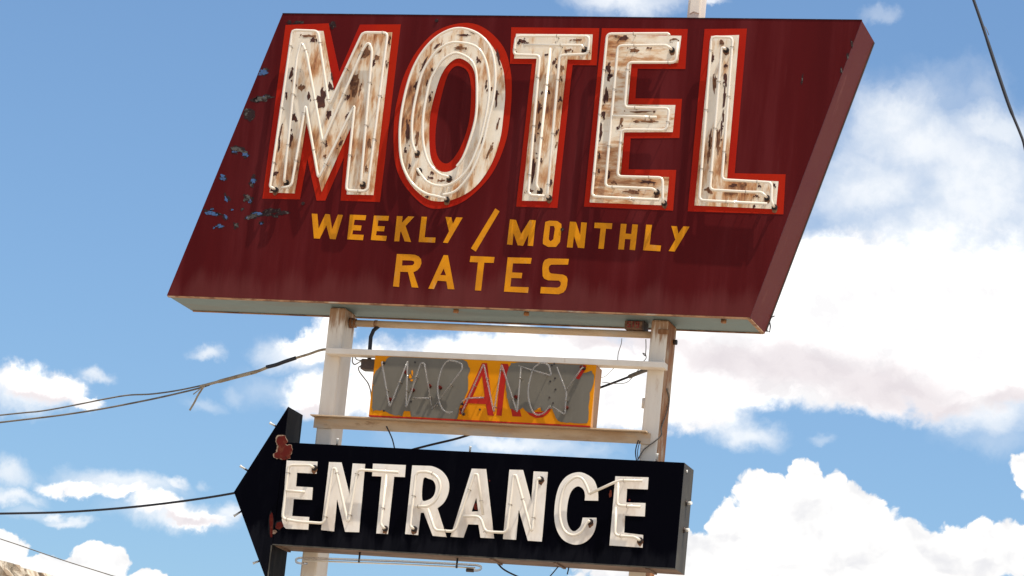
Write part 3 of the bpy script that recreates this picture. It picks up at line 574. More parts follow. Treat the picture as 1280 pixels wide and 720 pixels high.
for k, chn in enumerate('MOTEL'):
    d = let[chn]
    MB().plate(L(d['out'], 0), [L(h, 0) for h in d['ohole']], YR-.00015*k, .001).build('letter_outline', MT['red'], ms)
    lt = MB().plate(L(d['plate'], YL), [L(h, YL) for h in d['hole']], YL, YR-.002).build('letter', MT[d['cm']], ms)
    fl = MB()
    for (cx, cy, ww, hh, an, mi) in flakes[chn]:
        big = max(ww, hh) >= 10; tg = MB() if big else fl
        tg.plate(L(blob(cx, cy, ww*.85, hh*.9, an, .34, 16), YL), [], YL-.0012-.0004*mi, YL+.001, 0 if big else mi)
        if big: tg.build('rust_flake', MT['flake_brown'] if mi else MT['flake'], lt)
        for _ in range(2):                      # crumbs along the flake
            t = random.uniform(-.75, .75); s = random.uniform(-.8, .8)
            if hh >= ww: ox, oy = s*ww*.8-math.sin(math.radians(an))*t*hh, t*hh
            else: ox, oy = t*ww, s*hh*.8
            q = (cx+ox, cy+oy)
            if clip_in(q, d['plate'], d['hole']):
                fl.plate(L(blob(q[0], q[1], random.uniform(1, 2.4), random.uniform(1.2, 4), an, .4, 8), YL), [], YL-.0020-.0003*mi, YL+.001, mi)
    fl.build('rust_speck', [MT['flake'], MT['flake_brown']], lt, kind='stuff')
    for tb in tubes[chn]:
        neon(tb['pts'], YT, YL, TRAD, *tb['e'], curve=bool(tb.get('curve')), parent=lt)

# hand painted lettering
words = [
 (380, [[(58, 72), (100, 75), (110, 185), (160, 75), (195, 78), (210, 190), (255, 80), (292, 82), (237, 265), (195, 262), (168, 160), (118, 260), (75, 258)]]),
 (380, [[(345, 80), (467, 85), (460, 122), (380, 118), (373, 158), (432, 162), (425, 200), (368, 197), (362, 228), (448, 232), (442, 272), (325, 265)]]),
 (380, [[(525, 87), (637, 90), (632, 126), (558, 123), (552, 165), (607, 168), (600, 205), (545, 203), (540, 235), (622, 240), (615, 277), (502, 270)]]),
 (380, [[(697, 90), (740, 92), (735, 140), (782, 92), (827, 95), (762, 165), (803, 285), (755, 280), (728, 205), (722, 212), (715, 280), (677, 280)]]),
 (380, [[(882, 95), (922, 97), (905, 250), (987, 252), (983, 290), (860, 285)]]),
 (540, [[(102, 97), (145, 100), (157, 150), (182, 100), (230, 102), (118, 293), (83, 290), (128, 205)]]),
 (540, [[(475, 33), (507, 55), (328, 357), (293, 333)]]),
 (540, [[(585, 115), (630, 120), (668, 225), (733, 120), (778, 122), (758, 315), (718, 313), (725, 225), (683, 313), (643, 310), (612, 220), (603, 307), (563, 303)]]),
 (540, [[(850, 135), (880, 125), (940, 128), (970, 150), (972, 180), (960, 285), (930, 322), (870, 322), (832, 300), (832, 270)], [(885, 165), (915, 165), (922, 185), (910, 265), (890, 280), (875, 265)]]),
 (700, [[(75, 132), (120, 135), (152, 235), (160, 137), (202, 140), (182, 332), (135, 328), (105, 240), (95, 328), (52, 325)]]),
 (700, [[(260, 140), (393, 145), (388, 188), (345, 185), (328, 337), (288, 335), (305, 183), (257, 180)]]),
 (700, [[(457, 148), (500, 150), (492, 222), (535, 225), (543, 152), (585, 155), (563, 347), (522, 343), (530, 265), (488, 262), (480, 342), (437, 340)]]),
 (700, [[(647, 155), (690, 157), (672, 305), (758, 312), (752, 355), (623, 347)]]),
 (700, [[(835, 165), (878, 168), (888, 222), (925, 168), (972, 170), (860, 357), (815, 353), (865, 268)]]),
 (380, [[(697, 375), (800, 378), (835, 382), (862, 394), (878, 415), (881, 445), (870, 475), (850, 497), (820, 512), (858, 628), (808, 625), (780, 510), (722, 508), (713, 622), (668, 618)], [(738, 422), (805, 424), (825, 430), (828, 445), (815, 460), (735, 462)]]),
 (540, [[(88, 383), (120, 385), (168, 640), (118, 638), (108, 580), (42, 575), (15, 638), (-27, 635)], [(88, 485), (105, 535), (62, 533)]]),
 (540, [[(290, 390), (470, 398), (463, 442), (392, 440), (368, 650), (322, 648), (345, 438), (283, 435)]]),
 (540, [[(568, 400), (748, 405), (740, 448), (607, 445), (600, 513), (677, 517), (672, 557), (595, 555), (587, 620), (725, 625), (720, 667), (540, 657)]]),
 (540, [[(1027, 412), (1020, 455), (895, 455), (880, 465), (875, 485), (880, 510), (892, 521), (985, 530), (1008, 543), (1017, 565), (1013, 612), (1003, 642), (985, 664), (950, 677), (812, 670), (817, 622), (940, 628), (958, 620), (966, 605), (966, 588), (952, 575), (870, 572), (842, 560), (830, 540), (828, 480), (833, 445), (846, 420), (875, 408)]])]
for ox, lp in words:
    c = [L(q6(l, ox, 255), 0) for l in lp]
    MB().plate(c[0], c[1:], -.0012, .001).build('painted_letter', MT['yellow'], ms)

# ------------------------------------------------------------------ VACANCY sign
YV = .060; YVB = .2
vs = thing('vacancy_sign', 'small amber VACANCY box sign with peeled grey patches between the upright posts', 'sign', tuple(at(605, 528, .12)))
vf = L([(468, 443.5), (745, 453.5), (739, 532), (461.5, 521.8)], YV)
x0 = (vf[0].x+vf[3].x)/2; x1 = (vf[1].x+vf[2].x)/2; ztv = (vf[0].z+vf[1].z)/2; zbv = max((vf[2].z+vf[3].z)/2, zl+.006)
ztv = min(ztv, zt-.0365) if ztv > zt-.0365 else ztv
vb = MB(); vb.box((x0, YV+.006, zbv), (x1, YVB, ztv)); vo = vb.build('cabinet', [MT['vside']], vs, bevel=.004)
MB().plate([Vector((x0, 0, ztv)), Vector((x1, 0, ztv)), Vector((x1, 0, zbv)), Vector((x0, 0, zbv))], [], YV, YV+.005).build('face_panel', MT['vyellow'], vs, bevel=.002)
MB().box((x0+.004, YV-.003, zbv-.003), (x1-.004, YV+.004, zbv+.006)).build('edge_trim', MT['vred'], vs)
def fit(p):  # keep lettering on the face
    return Vector((min(max(p.x, x0+.004), x1-.004), p.y, min(max(p.z, zbv+.008), ztv-.003)))
def vplate(px, y0, name, m, holes=()):
    MB().plate([fit(p) for p in L(px, YV)], [L(h, YV) for h in holes], y0, YV+.001).build(name, m, vs)
vplate([(602.6, 454), (608.9, 454), (617.2, 519.9), (609.6, 519.2), (607.3, 505.3), (585.3, 504.2), (578, 517.8), (573.9, 517.2)], YV-.0015, 'painted_letter', MT['vred'], [[(602.6, 469), (606, 496), (590.8, 496)]])
vplate([(626.3, 454.6), (635, 455), (652, 520.8), (640.5, 520.5), (632, 475), (627, 519.9), (620.7, 519.2)], YV-.0015, 'painted_letter', MT['vred'])
vplate([(656, 508), (661, 506), (668, 515), (678, 515), (690, 505), (689, 511), (685, 517), (678.3, 521.6), (670, 522.6), (662, 519), (657, 513)], YV-.0015, 'painted_letter', MT['vred'])
vplate([(733, 457.5), (729.5, 456), (720, 473), (724, 474.5), (731, 463)], YV-.0045, 'painted_letter', MT['vred'])
jag = jag_
pa = [(491, 443), (484, 449), (479, 456), (470, 464), (466.5, 470), (465.5, 490), (465.5, 510), (466.5, 514), (472, 513), (480, 512.8), (487, 517), (496, 519.5), (503.5, 519.5), (505, 514), (513, 514), (514.5, 520.5), (540, 523), (571, 524), (573, 518), (574.5, 507), (581, 498), (584.6, 488.6), (585.5, 470.5), (587.4, 461), (583, 452.5), (575.5, 447.5), (555, 445.8), (527, 443.8), (520, 446.5), (512, 443.5)]
pb = [(661.7, 449), (647.8, 452.5), (639.4, 453.9), (635.3, 462), (631.8, 476), (633, 487), (634.6, 501), (638, 510.8), (645, 513.6), (653.3, 510), (659, 514.7), (665, 516.8), (670, 512), (675, 512), (680, 515.5), (686.7, 510.8), (691, 511), (693.6, 520.6), (697.8, 526.5), (703, 528), (718, 528.5), (734.5, 528.8), (735.3, 516), (737.3, 490), (741, 484), (742.4, 469), (738.8, 463.7), (731, 466), (725.5, 469.5), (729.5, 457), (725.5, 451.5), (700, 450.5)]
vplate(jag(pa), YV-.003, 'peeled_patch', MT['bare']); vplate(jag(pb), YV-.003, 'peeled_patch', MT['bare'])
for px, py, ww, hh in ((513, 471, 4, 5), (515, 475.5, 3, 3), (515.5, 466, 2, 7), (466, 482, 2.5, 3), (674.6, 511.5, 5, 3)):
    vplate(blob(px, py, ww, hh, 0, .3, 10), YV-.0055, 'paint_remnant', MT['vyellow'])
for px, py in ((508, 496), (514, 502), (519, 453), (694, 473), (694.5, 487), (688, 477), (687, 497), (693, 455), (690, 457), (691.5, 504), (480, 513.5), (600, 512)):
    c = at(px, py, YV); MB().tube([(c.x, YV, c.z), (c.x, YV-.0055, c.z)], .006, 8).build('rivet', MT['soot'], vs)
VT = [dict(p=[(477, 452), (487, 509.4), (509.5, 451.4)], e=(1, 0)), dict(p=[(509.5, 451.4), (507.5, 510.5), (525.6, 453.9), (530.5, 454), (540, 511.7)], e=(0, 0)),
      dict(p=[(517, 497.2), (537, 498)], e=(0, 0)),
      dict(p=[(541, 511), (578, 461), (577.5, 455), (572.6, 452.8)], e=(0, 0)), dict(p=[(572.6, 452.8), (562, 450.5), (555, 456), (550.5, 466), (547, 483.5), (549, 502), (554, 512.5), (560, 515.5), (566, 515)], e=(0, 0), c=1),
      dict(p=[(575.5, 503.2), (584, 497.8), (604.7, 497)], e=(1, 0)), dict(p=[(577, 516), (604.7, 454.6), (617.2, 515.7), (627, 455.3), (646.4, 515.9), (651.3, 458)], e=(1, 0)),
      dict(p=[(648, 457.5), (689.4, 469.9), (686, 457), (682, 453.8), (675.6, 453.7)], e=(0, 0)), dict(p=[(675.6, 453.7), (668, 459.5), (663.5, 470), (660.3, 486), (661, 500), (665.8, 514.3), (672, 518.5), (680, 516), (687.4, 507.2)], e=(0, 0), c=1),
      dict(p=[(690.7, 508.2), (706, 518.6), (708, 490), (696, 459)], e=(0, 0)), dict(p=[(707.5, 488), (728, 459)], e=(0, 1))]
for t in VT:
    neon(t['p'], YV-.045, YV-.003, .0050, *t['e'], rad=.015, curve=bool(t.get('c')), parent=vs, material=MT['glass'], sup=.28, halo=False)
for px, py in ((489, 500), (508, 466), (517, 488), (538, 483), (551, 485), (646, 497), (709, 510), (728, 460), (578, 513)):
    c = at(px, py, YV); MB().tube([(c.x, YV, c.z), (c.x, YV-.03, c.z)], .0105, 9).build('rubber_boot', MT['redprimer'], vs)

# transformer box and wire ends beside the amber sign
c = at(458, 455, .15)
tx = thing('transformer_box', 'small dark brown transformer box behind the left end of the amber sign', 'box', (c.x, .15, c.z-.04))
a = at(451.5, 448, .13); b = at(468, 462, .13)
MB().box((a.x, .13, b.z), (b.x+.02, .21, a.z)).build('housing', MT['boxbrown'], tx, bevel=.006)
for dz in (.25, .7): MB().tube([(a.x-.012, .17, a.z+(b.z-a.z)*dz), (a.x+.004, .17, a.z+(b.z-a.z)*dz)], .009, 8).build('terminal', MT['porcelain'], tx)
a = at(781, 401, .2); b = at(804, 414, .2)
jb = thing('junction_box', 'small rusty box with red stencil marks on the top pipe beside the right post', 'box', ((a.x+b.x)/2, .25, b.z))
zj = pz+.0215
MB().box((a.x, .2, zj), (b.x-.006, .30, ZB-.004)).build('housing', MT['boxrust'], jb, bevel=.004)
MB().box((b.x-.008, .19, zj-.004), (b.x+.003, .305, ZB-.003)).build('end_plate', MT['boxbrown'], jb)
hj = ZB-zj
mk = MB()
def stroke(pts): mk.tube([(a.x+(b.x-a.x)*u, .1985, zj+hj*v) for u, v in pts], .0042, 6)
stroke([(.30, .8), (.18, .8), (.16, .5), (.28, .5), (.30, .25), (.15, .22)])
stroke([(.42, .72), (.46, .82), (.46, .22)])
stroke([(.74, .5), (.60, .5), (.60, .8), (.74, .8), (.74, .25), (.62, .2)])
mk.build('stencil_marks', MT['markred'], jb)

# ------------------------------------------------------------------ ENTRANCE arrow sign
YE, DE = -.105, .244
XL, XR, ZT, ZE = .3793, 2.849, Z0-2.7204, Z0-3.3405
es = thing('entrance_sign', 'black arrow shaped sign with cream ENTRANCE neon letters pointing left, lowest on the posts', 'sign', ((XL+XR)/2, 0, ZE))
def shell(loop, y0, y1, name, mats, mids):
    mb = MB(); n = len(loop)
    for i in range(n): mb.add(quad(y0, y1, loop[i], loop[(i+1) % n]), [(0, 1, 2, 3)], mids[i])
    mb.add([Vector((p.x, y1, p.z)) for p in loop], [tuple(range(n))], 0)
    mb.add([Vector((p.x, y0, p.z)) for p in loop], [tuple(range(n))], 0)
    return mb.build(name, mats, es, fixn=True)
V3 = lambda x, z: Vector((x, 0, z))
pl = [V3(XL, ZT), V3(XR, ZT), V3(XR, ZE), V3(XL, ZE)]
shell(pl, YE+.008, YE+DE, 'cabinet', [MT['blackdull'], MT['blackside'], MT['brownunder']], [0, 1, 2, 0])
MB().plate(pl, [], YE, YE+.007).build('face_panel', MT['black'], es)
at_, tip_, ab_ = at(365, 508.5, YE), at(292.5, 615, YE), at(337.2, 731, YE)
xr_ = XL-.003
al = [V3(tip_.x, tip_.z), V3(xr_+.0, at_.z), V3(xr_, ab_.z)]
shell(al, YE+.008, YE+DE+.02, 'arrow_head', [MT['blackdull']], [0, 0, 0])
MB().plate(al, [], YE-.002, YE+.007).build('arrow_face', MT['black'], es)
# folded edges, a little caught light painted in as paler black
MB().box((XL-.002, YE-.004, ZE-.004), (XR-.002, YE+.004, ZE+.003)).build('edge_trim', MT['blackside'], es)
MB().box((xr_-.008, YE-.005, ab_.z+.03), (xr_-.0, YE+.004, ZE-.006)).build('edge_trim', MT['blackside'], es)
# rust patches
rp = q6([(a*6/9, b*6/9) for a, b in [(155, 412), (180, 404), (235, 402), (252, 440), (268, 474), (250, 488), (244, 502), (252, 510), (268, 512), (285, 506), (312, 512), (320, 560), (312, 600), (296, 622), (292, 655), (262, 668), (225, 674), (195, 660), (160, 662), (128, 650), (116, 640), (120, 600), (150, 582), (158, 552), (164, 520), (152, 500), (142, 470), (146, 440)]], 330, 500)
rim = [(x-1.3*(1 if x < 356 else -.35)-.2, y-.7*(1 if y < 560 else -.25)) for x, y in rp]
MB().plate(L(jag_(rim, 2, .5), YE), [], YE-.0036, YE).build('curled_paint', MT['palerim'], es)
MB().plate(L(jag_(rp, 2, .5), YE), [], YE-.0046, YE).build('rust_patch', MT['redprimer'], es)
for pts, k in (((349, 656.5, 9, 10), 1), ((339, 655, 5, 30), 1), ((343, 665, 4, 4), 2)):
    cx, cy, ww, hh = pts
    MB().plate(L(blob(cx, cy, ww+1.8, hh+1.6, 0, .16), YE), [], YE-.0042-.0003*k, YE, 0).build('curled_paint', MT['palerim'] if k != 1 else MT['blackdull'], es)
    if k < 2: MB().plate(L(blob(cx+.6, cy+.6, ww, hh, 0, .16), YE), [], YE-.0056-.0004*k, YE, 0).build('rust_patch', MT['redprimer'], es)
for px, py, ww, hh in ((470.5, 593.5, 11, 4.5), (595.3, 633, 5, 10), (763, 617.5, 3.5, 9), (787, 625, 2, 3), (612, 601, 2, 2)):
    MB().plate(L(blob(px, py, ww, hh, 0, .2, 12), YE), [], YE-.0022, YE+.001).build('rust_patch', MT['redprimer'], es)
E1 = {}
el_ = [
 ('E', [(358.3, 575.5), (396.7, 577), (395.3, 592), (371.2, 590.8), (369.7, 608), (390.8, 609.2), (389.7, 624.7), (367, 623.7), (365, 645), (386.3, 646.3), (385, 662), (357.5, 660.8), (354.5, 658), (352.3, 650)], []),
 ('N', [(411.3, 577.5), (426.7, 578), (436.7, 618.3), (440.8, 579.2), (456.2, 580), (448.7, 665.3), (431.3, 664.7), (421.2, 623.3), (417.5, 664.2), (401.3, 662.5)], []),
 ('T', [(466.2, 579.5), (507, 581.3), (505.8, 596.3), (492.5, 595.8), (484.7, 667.5), (470.3, 666.7), (477, 595.5), (465, 595)], []),
 ('R', [(515.3, 581.7), (530, 582.2), (541, 583), (551.7, 588.3), (559, 597.5), (561.3, 608), (559.5, 619), (554.5, 628.5), (546.7, 635.3), (558, 671.3), (540.8, 669.7), (529.7, 640.8), (525.8, 640.8), (522.5, 668.8), (506.3, 667.5)],
   [[(529.2, 598.7), (536, 598.5), (541.5, 601), (544.3, 606.5), (544.3, 613), (541.7, 620), (536, 624.5), (527.5, 624.2)]]),
 ('A', [(589.7, 585.8), (607.5, 586.3), (617.5, 673), (600.5, 672), (598, 655.8), (585, 655.3), (579.2, 672), (563, 670.8)], [[(595.3, 621.7), (597.8, 639.2), (589.2, 639.5)]]),
 ('N', [(636.7, 587), (653.7, 587.5), (664, 626.7), (667, 589.2), (684.5, 590), (677.2, 677), (659.7, 675.8), (648.3, 636.7), (645, 674.7), (628.7, 673.7)], []),
 ('C', [(747.5, 625.8), (747, 613.3), (742.2, 600), (732.5, 592.5), (721.7, 590.3), (708.8, 595), (699.4, 606.7), (694.4, 624), (692.8, 645), (695.8, 662), (704.2, 675), (718.3, 680.8), (731.7, 677.5), (741.2, 667.5), (745.2, 655), (745.3, 647.2), (728.3, 647), (725.3, 658), (717.5, 664.2), (711, 658.3), (708.2, 645), (709.8, 627), (714.2, 614), (721.7, 607.8), (728.7, 611.3), (731.2, 618.3), (730.8, 625.5)], []),
 ('E', [(769.2, 595.3), (810.5, 596.7), (809.5, 611.7), (783.7, 610.8), (782.5, 628), (806.7, 628.8), (805.8, 645.5), (781.2, 644.5), (780, 665.8), (803.8, 668.7), (803, 684.5), (761.7, 681.7)], [])]
YEL = YE-.005
for nm, lp, hs in el_:
    if nm == 'C': lp = spline(lp[:16], False)+spline(lp[16:], False)
    if nm == 'R': lp = spline(lp[:9], False)+lp[9:]; hs = [spline(h) for h in hs]
    MB().plate(L(lp, YEL), [L(h, YEL) for h in hs], YEL, YE+.001).build('letter', MT['cream_e'], es)
YET = YE-.045
for t in [dict(p=[(390.5, 583.5), (387.5, 581.3), (360.8, 581.3), (352.8, 648.3), (372, 652), (405, 654.2), (415.8, 586), (419.5, 585.5), (435, 654.7), (446.7, 587), (498.3, 590.3)], e=(1, 0)),
          dict(p=[(356.7, 613.3), (381.7, 615)], e=(0, 0)), dict(p=[(483.3, 593.3), (475.8, 655), (479, 659.5)], e=(0, 1)),
          dict(p=[(515.6, 660), (512.6, 657), (520, 590), (534, 589.6), (542, 592.5), (548.3, 598.5), (550.8, 607), (549, 617), (543.5, 627), (535, 633), (518.3, 633)], e=(1, 0)),
          dict(p=[(535, 635.8), (542.5, 660), (546, 663), (568.3, 664.4), (592.8, 593), (596.9, 592.7), (603.8, 643.5)], e=(0, 0)),
          dict(p=[(579, 645), (600.3, 645.6), (606.3, 664.6), (633.3, 665.8), (641.7, 594.2), (645, 594.2), (664.7, 666), (671.5, 599), (674.2, 597.8)], e=(0, 1)),
          dict(p=[(735.8, 651), (732.5, 655), (725.5, 665.5), (715, 668.9), (705, 662.5), (699.6, 645), (700.8, 625), (706.7, 607), (718.3, 597), (727, 598), (732.5, 606), (736.7, 617.3)], e=(1, 0), c=1),
          dict(p=[(736.7, 617.3), (773.3, 600.5), (803.3, 600.8)], e=(0, 0)), dict(p=[(773.3, 602.5), (770.8, 631.8), (800.8, 633.5)], e=(0, 0)),
          dict(p=[(770.3, 634), (768.3, 669.4), (793, 671), (798.3, 674.3)], e=(0, 1))]:
    neon(t['p'], YET, YEL, .0088, *t['e'], rad=.028, curve=bool(t.get('c')), parent=es, sup=.30)
    
# porcelain standoffs round the edges
def standoff(base, tipv):
    mid = base+(tipv-base)*.35
    o = MB().tube([base, mid], .006, 8).build('standoff', MT['soot'], es)
    p = MB().tube([mid, mid+(tipv-mid)*.8, tipv], [.0062, .0068, .0095], 9).build('insulator', MT['porcelain'], o)
for bx, by, tx_, ty in ((347, 534, 337.5, 528.5), (310, 588.5, 300.5, 582.5), (302.5, 638.5, 292.5, 645), (326.5, 700.5, 316.5, 704)):
    standoff(at(bx, by, YE+.10), at(tx_, ty, YE+.10))
for px, py in ((422, 548), (588, 558), (821.5, 567)):
    p = at(px, py, YE+.05); standoff(Vector((p.x, p.y, ZT-.002)), Vector((p.x, p.y, p.z)))
for px, py in ((855.5, 629), (853.5, 662.5)):
    yy = YE+.13; z = at(px, py, yy).z
    o = MB().tube([(XR-.002, yy, z), (XR+.010, yy, z)], .018, 12).build('standoff', MT['soot'], es)
    MB().tube([(XR+.010, yy, z), (XR+.034, yy-.012, z+.002)], .010, 10).build('insulator', MT['porcelain'], o)
c = at(858, 589, YE+.07); MB().tube([(XR-.002, YE+.07, c.z), (XR+.006, YE+.07, c.z)], .008, 8).build('rivet', MT['porcelain'], es)
# dangling border tube below the sign
yb = YE+.11
bt = [(583, 712.6), (597, 713.3), (601.3, 711.5), (601.3, 708), (596, 706.3), (500, 701.6), (374, 697.3), (369.8, 699), (370.2, 703), (376, 704.5), (384, 704.3)]
MB().tube(fillet(L(bt, yb), .02), .0068, 8).build('border_tube', MT['glass'], es)
bt2 = [(378, 700.6), (500, 705.2), (594, 710)]
MB().tube(L(bt2, yb+.012), .0045, 8).build('border_tube', MT['tube'], es)
a = at(583, 712.6, yb); b = at(592, 713.2, yb); MB().tube([a, b], .011, 10).build('tube_end', MT['boxbrown'], es)
for px, py in ((449, 699), (571, 706)):
    p = at(px, py, yb); MB().tube([(p.x, yb, ZE+.003), (p.x, yb, p.z-.02)], .006, 6).build('tube_hanger', MT['cable'], es)
for px in (352, 620, 815, 700):
    p = at(px, 690, YE+.1); MB().box((p.x-.008, YE+.01, ZE-.010), (p.x+.008, YE+DE-.01, ZE-.001)).build('underside_strap', MT['brownunder'], es)

# ------------------------------------------------------------------ cables and loose wires
def sag(pts, k=8): return [Vector(p) for p in spline([tuple(p) for p in pts], False, k)]
# 1: double cable with taped splice and frayed end, to the left post
c1 = thing('overhead_cable', 'double cable with black tape splice and frayed end, running left from the left post', 'cable', tuple(at(405, 437, .34)), 'overhead cables')
Y1 = .34
far = [(-560, 600), (-300, 562)]
MB().tube(sag(L(far+[(0, 528), (100, 515.5), (180, 501), (240, 487.5), (262, 481)], Y1)), .0058, 7).build('lower_strand', MT['cablegrey'], c1)
MB().tube(sag(L([(-560, 590), (-300, 551), (0, 519), (50, 514), (90, 507), (130, 499), (160, 494), (190, 492.5), (225, 487.5), (262, 479.5)], Y1+.03)), .0050, 7).build('upper_strand', MT['cablegrey'], c1)
MB().tube(sag(L([(250, 483), (275, 476.5), (305, 468.5), (322, 464), (336, 458.5)], Y1)), [.009]*8+[.012]*16+[.010]*9, 8).build('wrapped_section', MT['cabletan'], c1)
MB().tube(sag(L([(333, 459), (345, 456), (356, 452), (370, 447.3)], Y1)), .0125, 8).build('tape_splice', MT['tape'], c1)
MB().tube(sag([at(368, 448, Y1), at(385, 443, Y1), at(404, 437, Y1), Vector((LP+.02, Y1+.012, at(408, 436, Y1).z))]), .008, 8).build('cable_end', MT['cabletan'], c1)
for pts, r in (([(256, 481), (252, 487), (247, 495), (243, 503), (237, 513)], .0065), ([(254, 482), (249, 487), (241.5, 493)], .0035)):
    MB().tube(sag(L(pts, Y1-.01)), r, 6).build('frayed_end', MT['cabletan'], c1)
# 2: cable passing behind the signs to the right post
c2_ = thing('overhead_cable', 'single black cable passing behind the arrow sign up to the right post', 'cable', tuple(at(805, 464, .40)), 'overhead cables')
Y2 = .40
MB().tube(sag(L([(-500, 640), (-250, 645), (0, 642), (100, 639), (200, 630), (300, 615), (410, 590), (525, 559.5), (590, 542.5), (690, 505), (753, 483.5), (790, 469.5)], Y2), 8), .0072, 8).build('cable_span', MT['cable'], c2_)
MB().tube(sag([at(786, 471, Y2), at(797, 466.5, Y2), at(808, 462.5, Y2), Vector((RP+.03, .362, at(812, 460.5, Y2).z))]), .013, 8).build('cable_end', MT['cablegrey'], c2_)
# 3: thick cable crossing the upper right corner
c3 = thing('overhead_cable', 'thick black cable crossing the open sky right of the maroon sign', 'cable', tuple(at(1250, 90, 1.2)), 'overhead cables')
MB().tube(sag(L([(1130, -240), (1180, -105), (1217, 0), (1230, 38), (1247, 90), (1262, 134), (1275, 166), (1282, 186), (1315, 290), (1380, 480)], 1.2), 6), [.0095]*20+[.011]*12+[.0085]*10+[.0125]*13, 8).build('cable_span', MT['cable'], c3)
MB().tube(L([(1231, 33), (1234, 38), (1236, 44)], 1.2), .0025, 5).build('loose_strand', MT['cablegrey'], c3)
# 4: thin wire low on the left
c4 = thing('overhead_cable', 'very thin grey wire sloping down above the stone wall', 'cable', tuple(at(70, 696, 2.)), 'overhead cables')
MB().tube(sag(L([(-300, 580), (-100, 643), (0, 673.5), (78, 700), (140, 719.5), (300, 770)], 2.0), 5), .0034, 6).build('cable_span', MT['cablegrey'], c4)
def loose(label, pts, r, m, k=5):
    mid = pts[len(pts)//2]
    o = MB(); o.tube(sag([Vector(p) for p in pts], k), r, 6)
    e = thing('loose_wire', label, 'wire', tuple(mid), 'loose wires on the sign frame')
    o.build('wire', m, e); return e
A_ = lambda l, y: [at(a, b, y) for a, b in l]
loose('grey wire draped down the right side of the right post to the black sign', A_([(834, 486)], .22)+[Vector((RP+PWR+.006, .30, at(838, 500, .3).z)), Vector((RP+PWR+.010, .24, at(836, 517, .24).z)), Vector((RP+PWR+.006, .17, at(831, 535, .17).z))]+A_([(826, 545), (812, 556.5), (804, 563), (797, 575)], .135), .0042, MT['cablegrey'])
loose('thin wire hanging straight from the top pipe left of the right post', A_([(777.3, 423), (776.5, 430), (773, 441), (772, 450)], .24), .0022, MT['cablegrey'])
loose('short knotted wire hanging in the corner between top pipe and right post', A_([(807.3, 424), (807.5, 434), (807, 442), (806.5, 445), (803.5, 441.5), (807, 443.5), (807.5, 448), (804, 452)], .24), .0028, MT['cablegrey'])
loose('thin wire looping down from the right post to the amber sign', A_([(804, 456), (799, 461), (792, 470), (785, 477), (778, 479.3), (768, 479.4), (752, 477.5)], .17), .0022, MT['cablegrey'])
loose('very thin wire rising right from the amber sign end', A_([(752, 472), (757, 470), (763, 464.5), (769, 458.5)], .19), .0018, MT['cabletan'])
loose('looped grey wire between left post and transformer box', A_([(441, 446), (440.5, 452), (443, 455.5), (447, 454), (451.5, 451)], .17), .0036, MT['cablegrey'])
loose('short wire curling onto the top of the transformer box', A_([(443, 445), (446, 449.5), (452, 450.5)], .18), .0032, MT['cablegrey'])
loose('grey wire curving down from transformer box to amber sign edge', A_([(452, 457), (448.5, 459), (449, 464), (454, 471), (460, 479), (463, 488), (464, 497)], .16), .0038, MT['cablegrey'])
loose('dark wire dropping from the lower crossbar to the black sign left of centre', A_([(483, 533), (487, 541), (491, 551), (494, 565)], .11), .0042, MT['cable'])
loose('blue black wire pair hanging beside the right post onto the black sign', A_([(798, 550), (795, 560), (794.5, 568), (796, 577)], .12), .0036, MT['cable'])
loose('thin wire beside the blue black one at the right post', A_([(800, 551), (797.5, 561), (797, 569), (798, 578)], .128), .0026, MT['tape'])
loose('dark wire hanging below the black sign in the middle', A_([(621, 703), (628, 710.5), (637, 716), (650, 722), (662, 728)], .10), .0050, MT['cable'])
loose('thin wire hanging below the black sign right of the middle', A_([(698, 708), (693, 714), (687, 721), (680, 729)], .10), .0036, MT['cable'])
loose('short wire tail under the right part of the black sign', A_([(711, 709), (710, 714), (709, 718)], .08), .0038, MT['cable'])

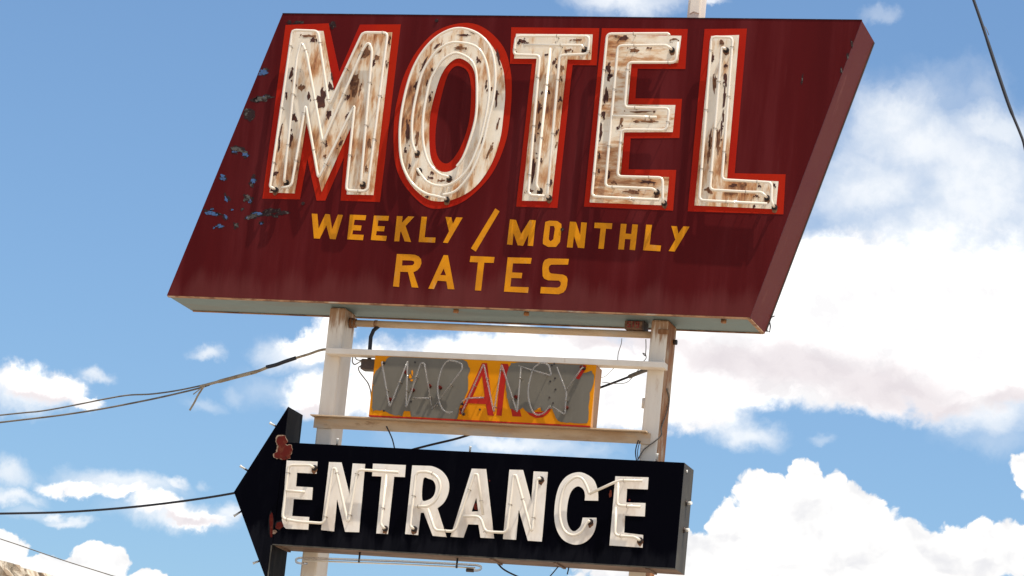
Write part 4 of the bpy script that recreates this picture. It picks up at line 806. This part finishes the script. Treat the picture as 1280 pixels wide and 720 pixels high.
# ------------------------------------------------------------------ rubble stone wall at the lower left
d1, d2 = ray(-6, 696), ray(66, 720.5)
P1 = CAM+d1*(16/math.hypot(d1.x, d1.y)); hz = P1.z
P2 = CAM+d2*((hz-CAM.z)/d2.z)
ax = Vector((P2.x-P1.x, P2.y-P1.y, 0)).normalized(); nx = Vector((ax.y, -ax.x, 0))
if nx.dot(CAM-P1) < 0: nx = -nx
base = P1-ax*2.6; LEN = 6.5
sw = thing('stone_wall', 'weathered tan rubble stone wall top at the foot of the sky, left', 'wall', (base.x, base.y, 0))
def wp(u, v, z): return base+ax*u-nx*v+Vector((0, 0, z-base.z))
mb = MB(); TH = .38
c8 = [wp(0, .015, 0), wp(LEN, .015, 0), wp(LEN, TH, 0), wp(0, TH, 0), wp(0, .015, hz-.03), wp(LEN, .015, hz-.03), wp(LEN, TH, hz-.03), wp(0, TH, hz-.03)]
mb.add(c8, [(0, 3, 2, 1), (4, 5, 6, 7), (0, 1, 5, 4), (1, 2, 6, 5), (2, 3, 7, 6), (3, 0, 4, 7)]); mb.build('mortar_core', MT['mortar'], sw, fixn=True)
def stone(u0, u1, z0, z1, v0, v1):
    bm = bmesh.new(); bmesh.ops.create_cube(bm, size=1)
    bmesh.ops.subdivide_edges(bm, edges=bm.edges, cuts=2, use_grid_fill=True)
    vs_ = []
    sd = random.uniform(0, 50)
    from mathutils import noise as mn
    for v in bm.verts:
        c = v.co.copy()*2; rr = c.normalized()
        c = c*.80+rr*.28
        nz = mn.noise(Vector((c.x*1.3+sd, c.y*1.3, c.z*1.3)))*.16
        c = c*(1+nz)
        v.co = wp(u0+(u1-u0)*(c.x*.5+.5), v0+(v1-v0)*(c.y*.5+.5), z0+(z1-z0)*(c.z*.5+.5))
    mb = MB(); bm.verts.index_update()
    mb.add([v.co for v in bm.verts], [tuple(v.index for v in f.verts) for f in bm.faces]); bm.free()
    return mb.build('stone', MT['stone'], sw, fixn=True)
row = 0; z = hz
while z > hz-1.0:
    hh = random.uniform(.07, .10) if row == 0 else random.uniform(.13, .22)
    u = -.1+random.uniform(0, .1)
    while u < LEN:
        ww = random.uniform(.10, .26) if row == 0 else random.uniform(.2, .42)
        zz = z-hh+(random.uniform(-.006, .010) if row == 0 else 0)
        stone(u, min(u+ww-.008, LEN+.05), zz, zz+hh-.006, -.035+random.uniform(-.012, .012), .40 if row == 0 else .14)
        u += ww
    z -= hh; row += 1
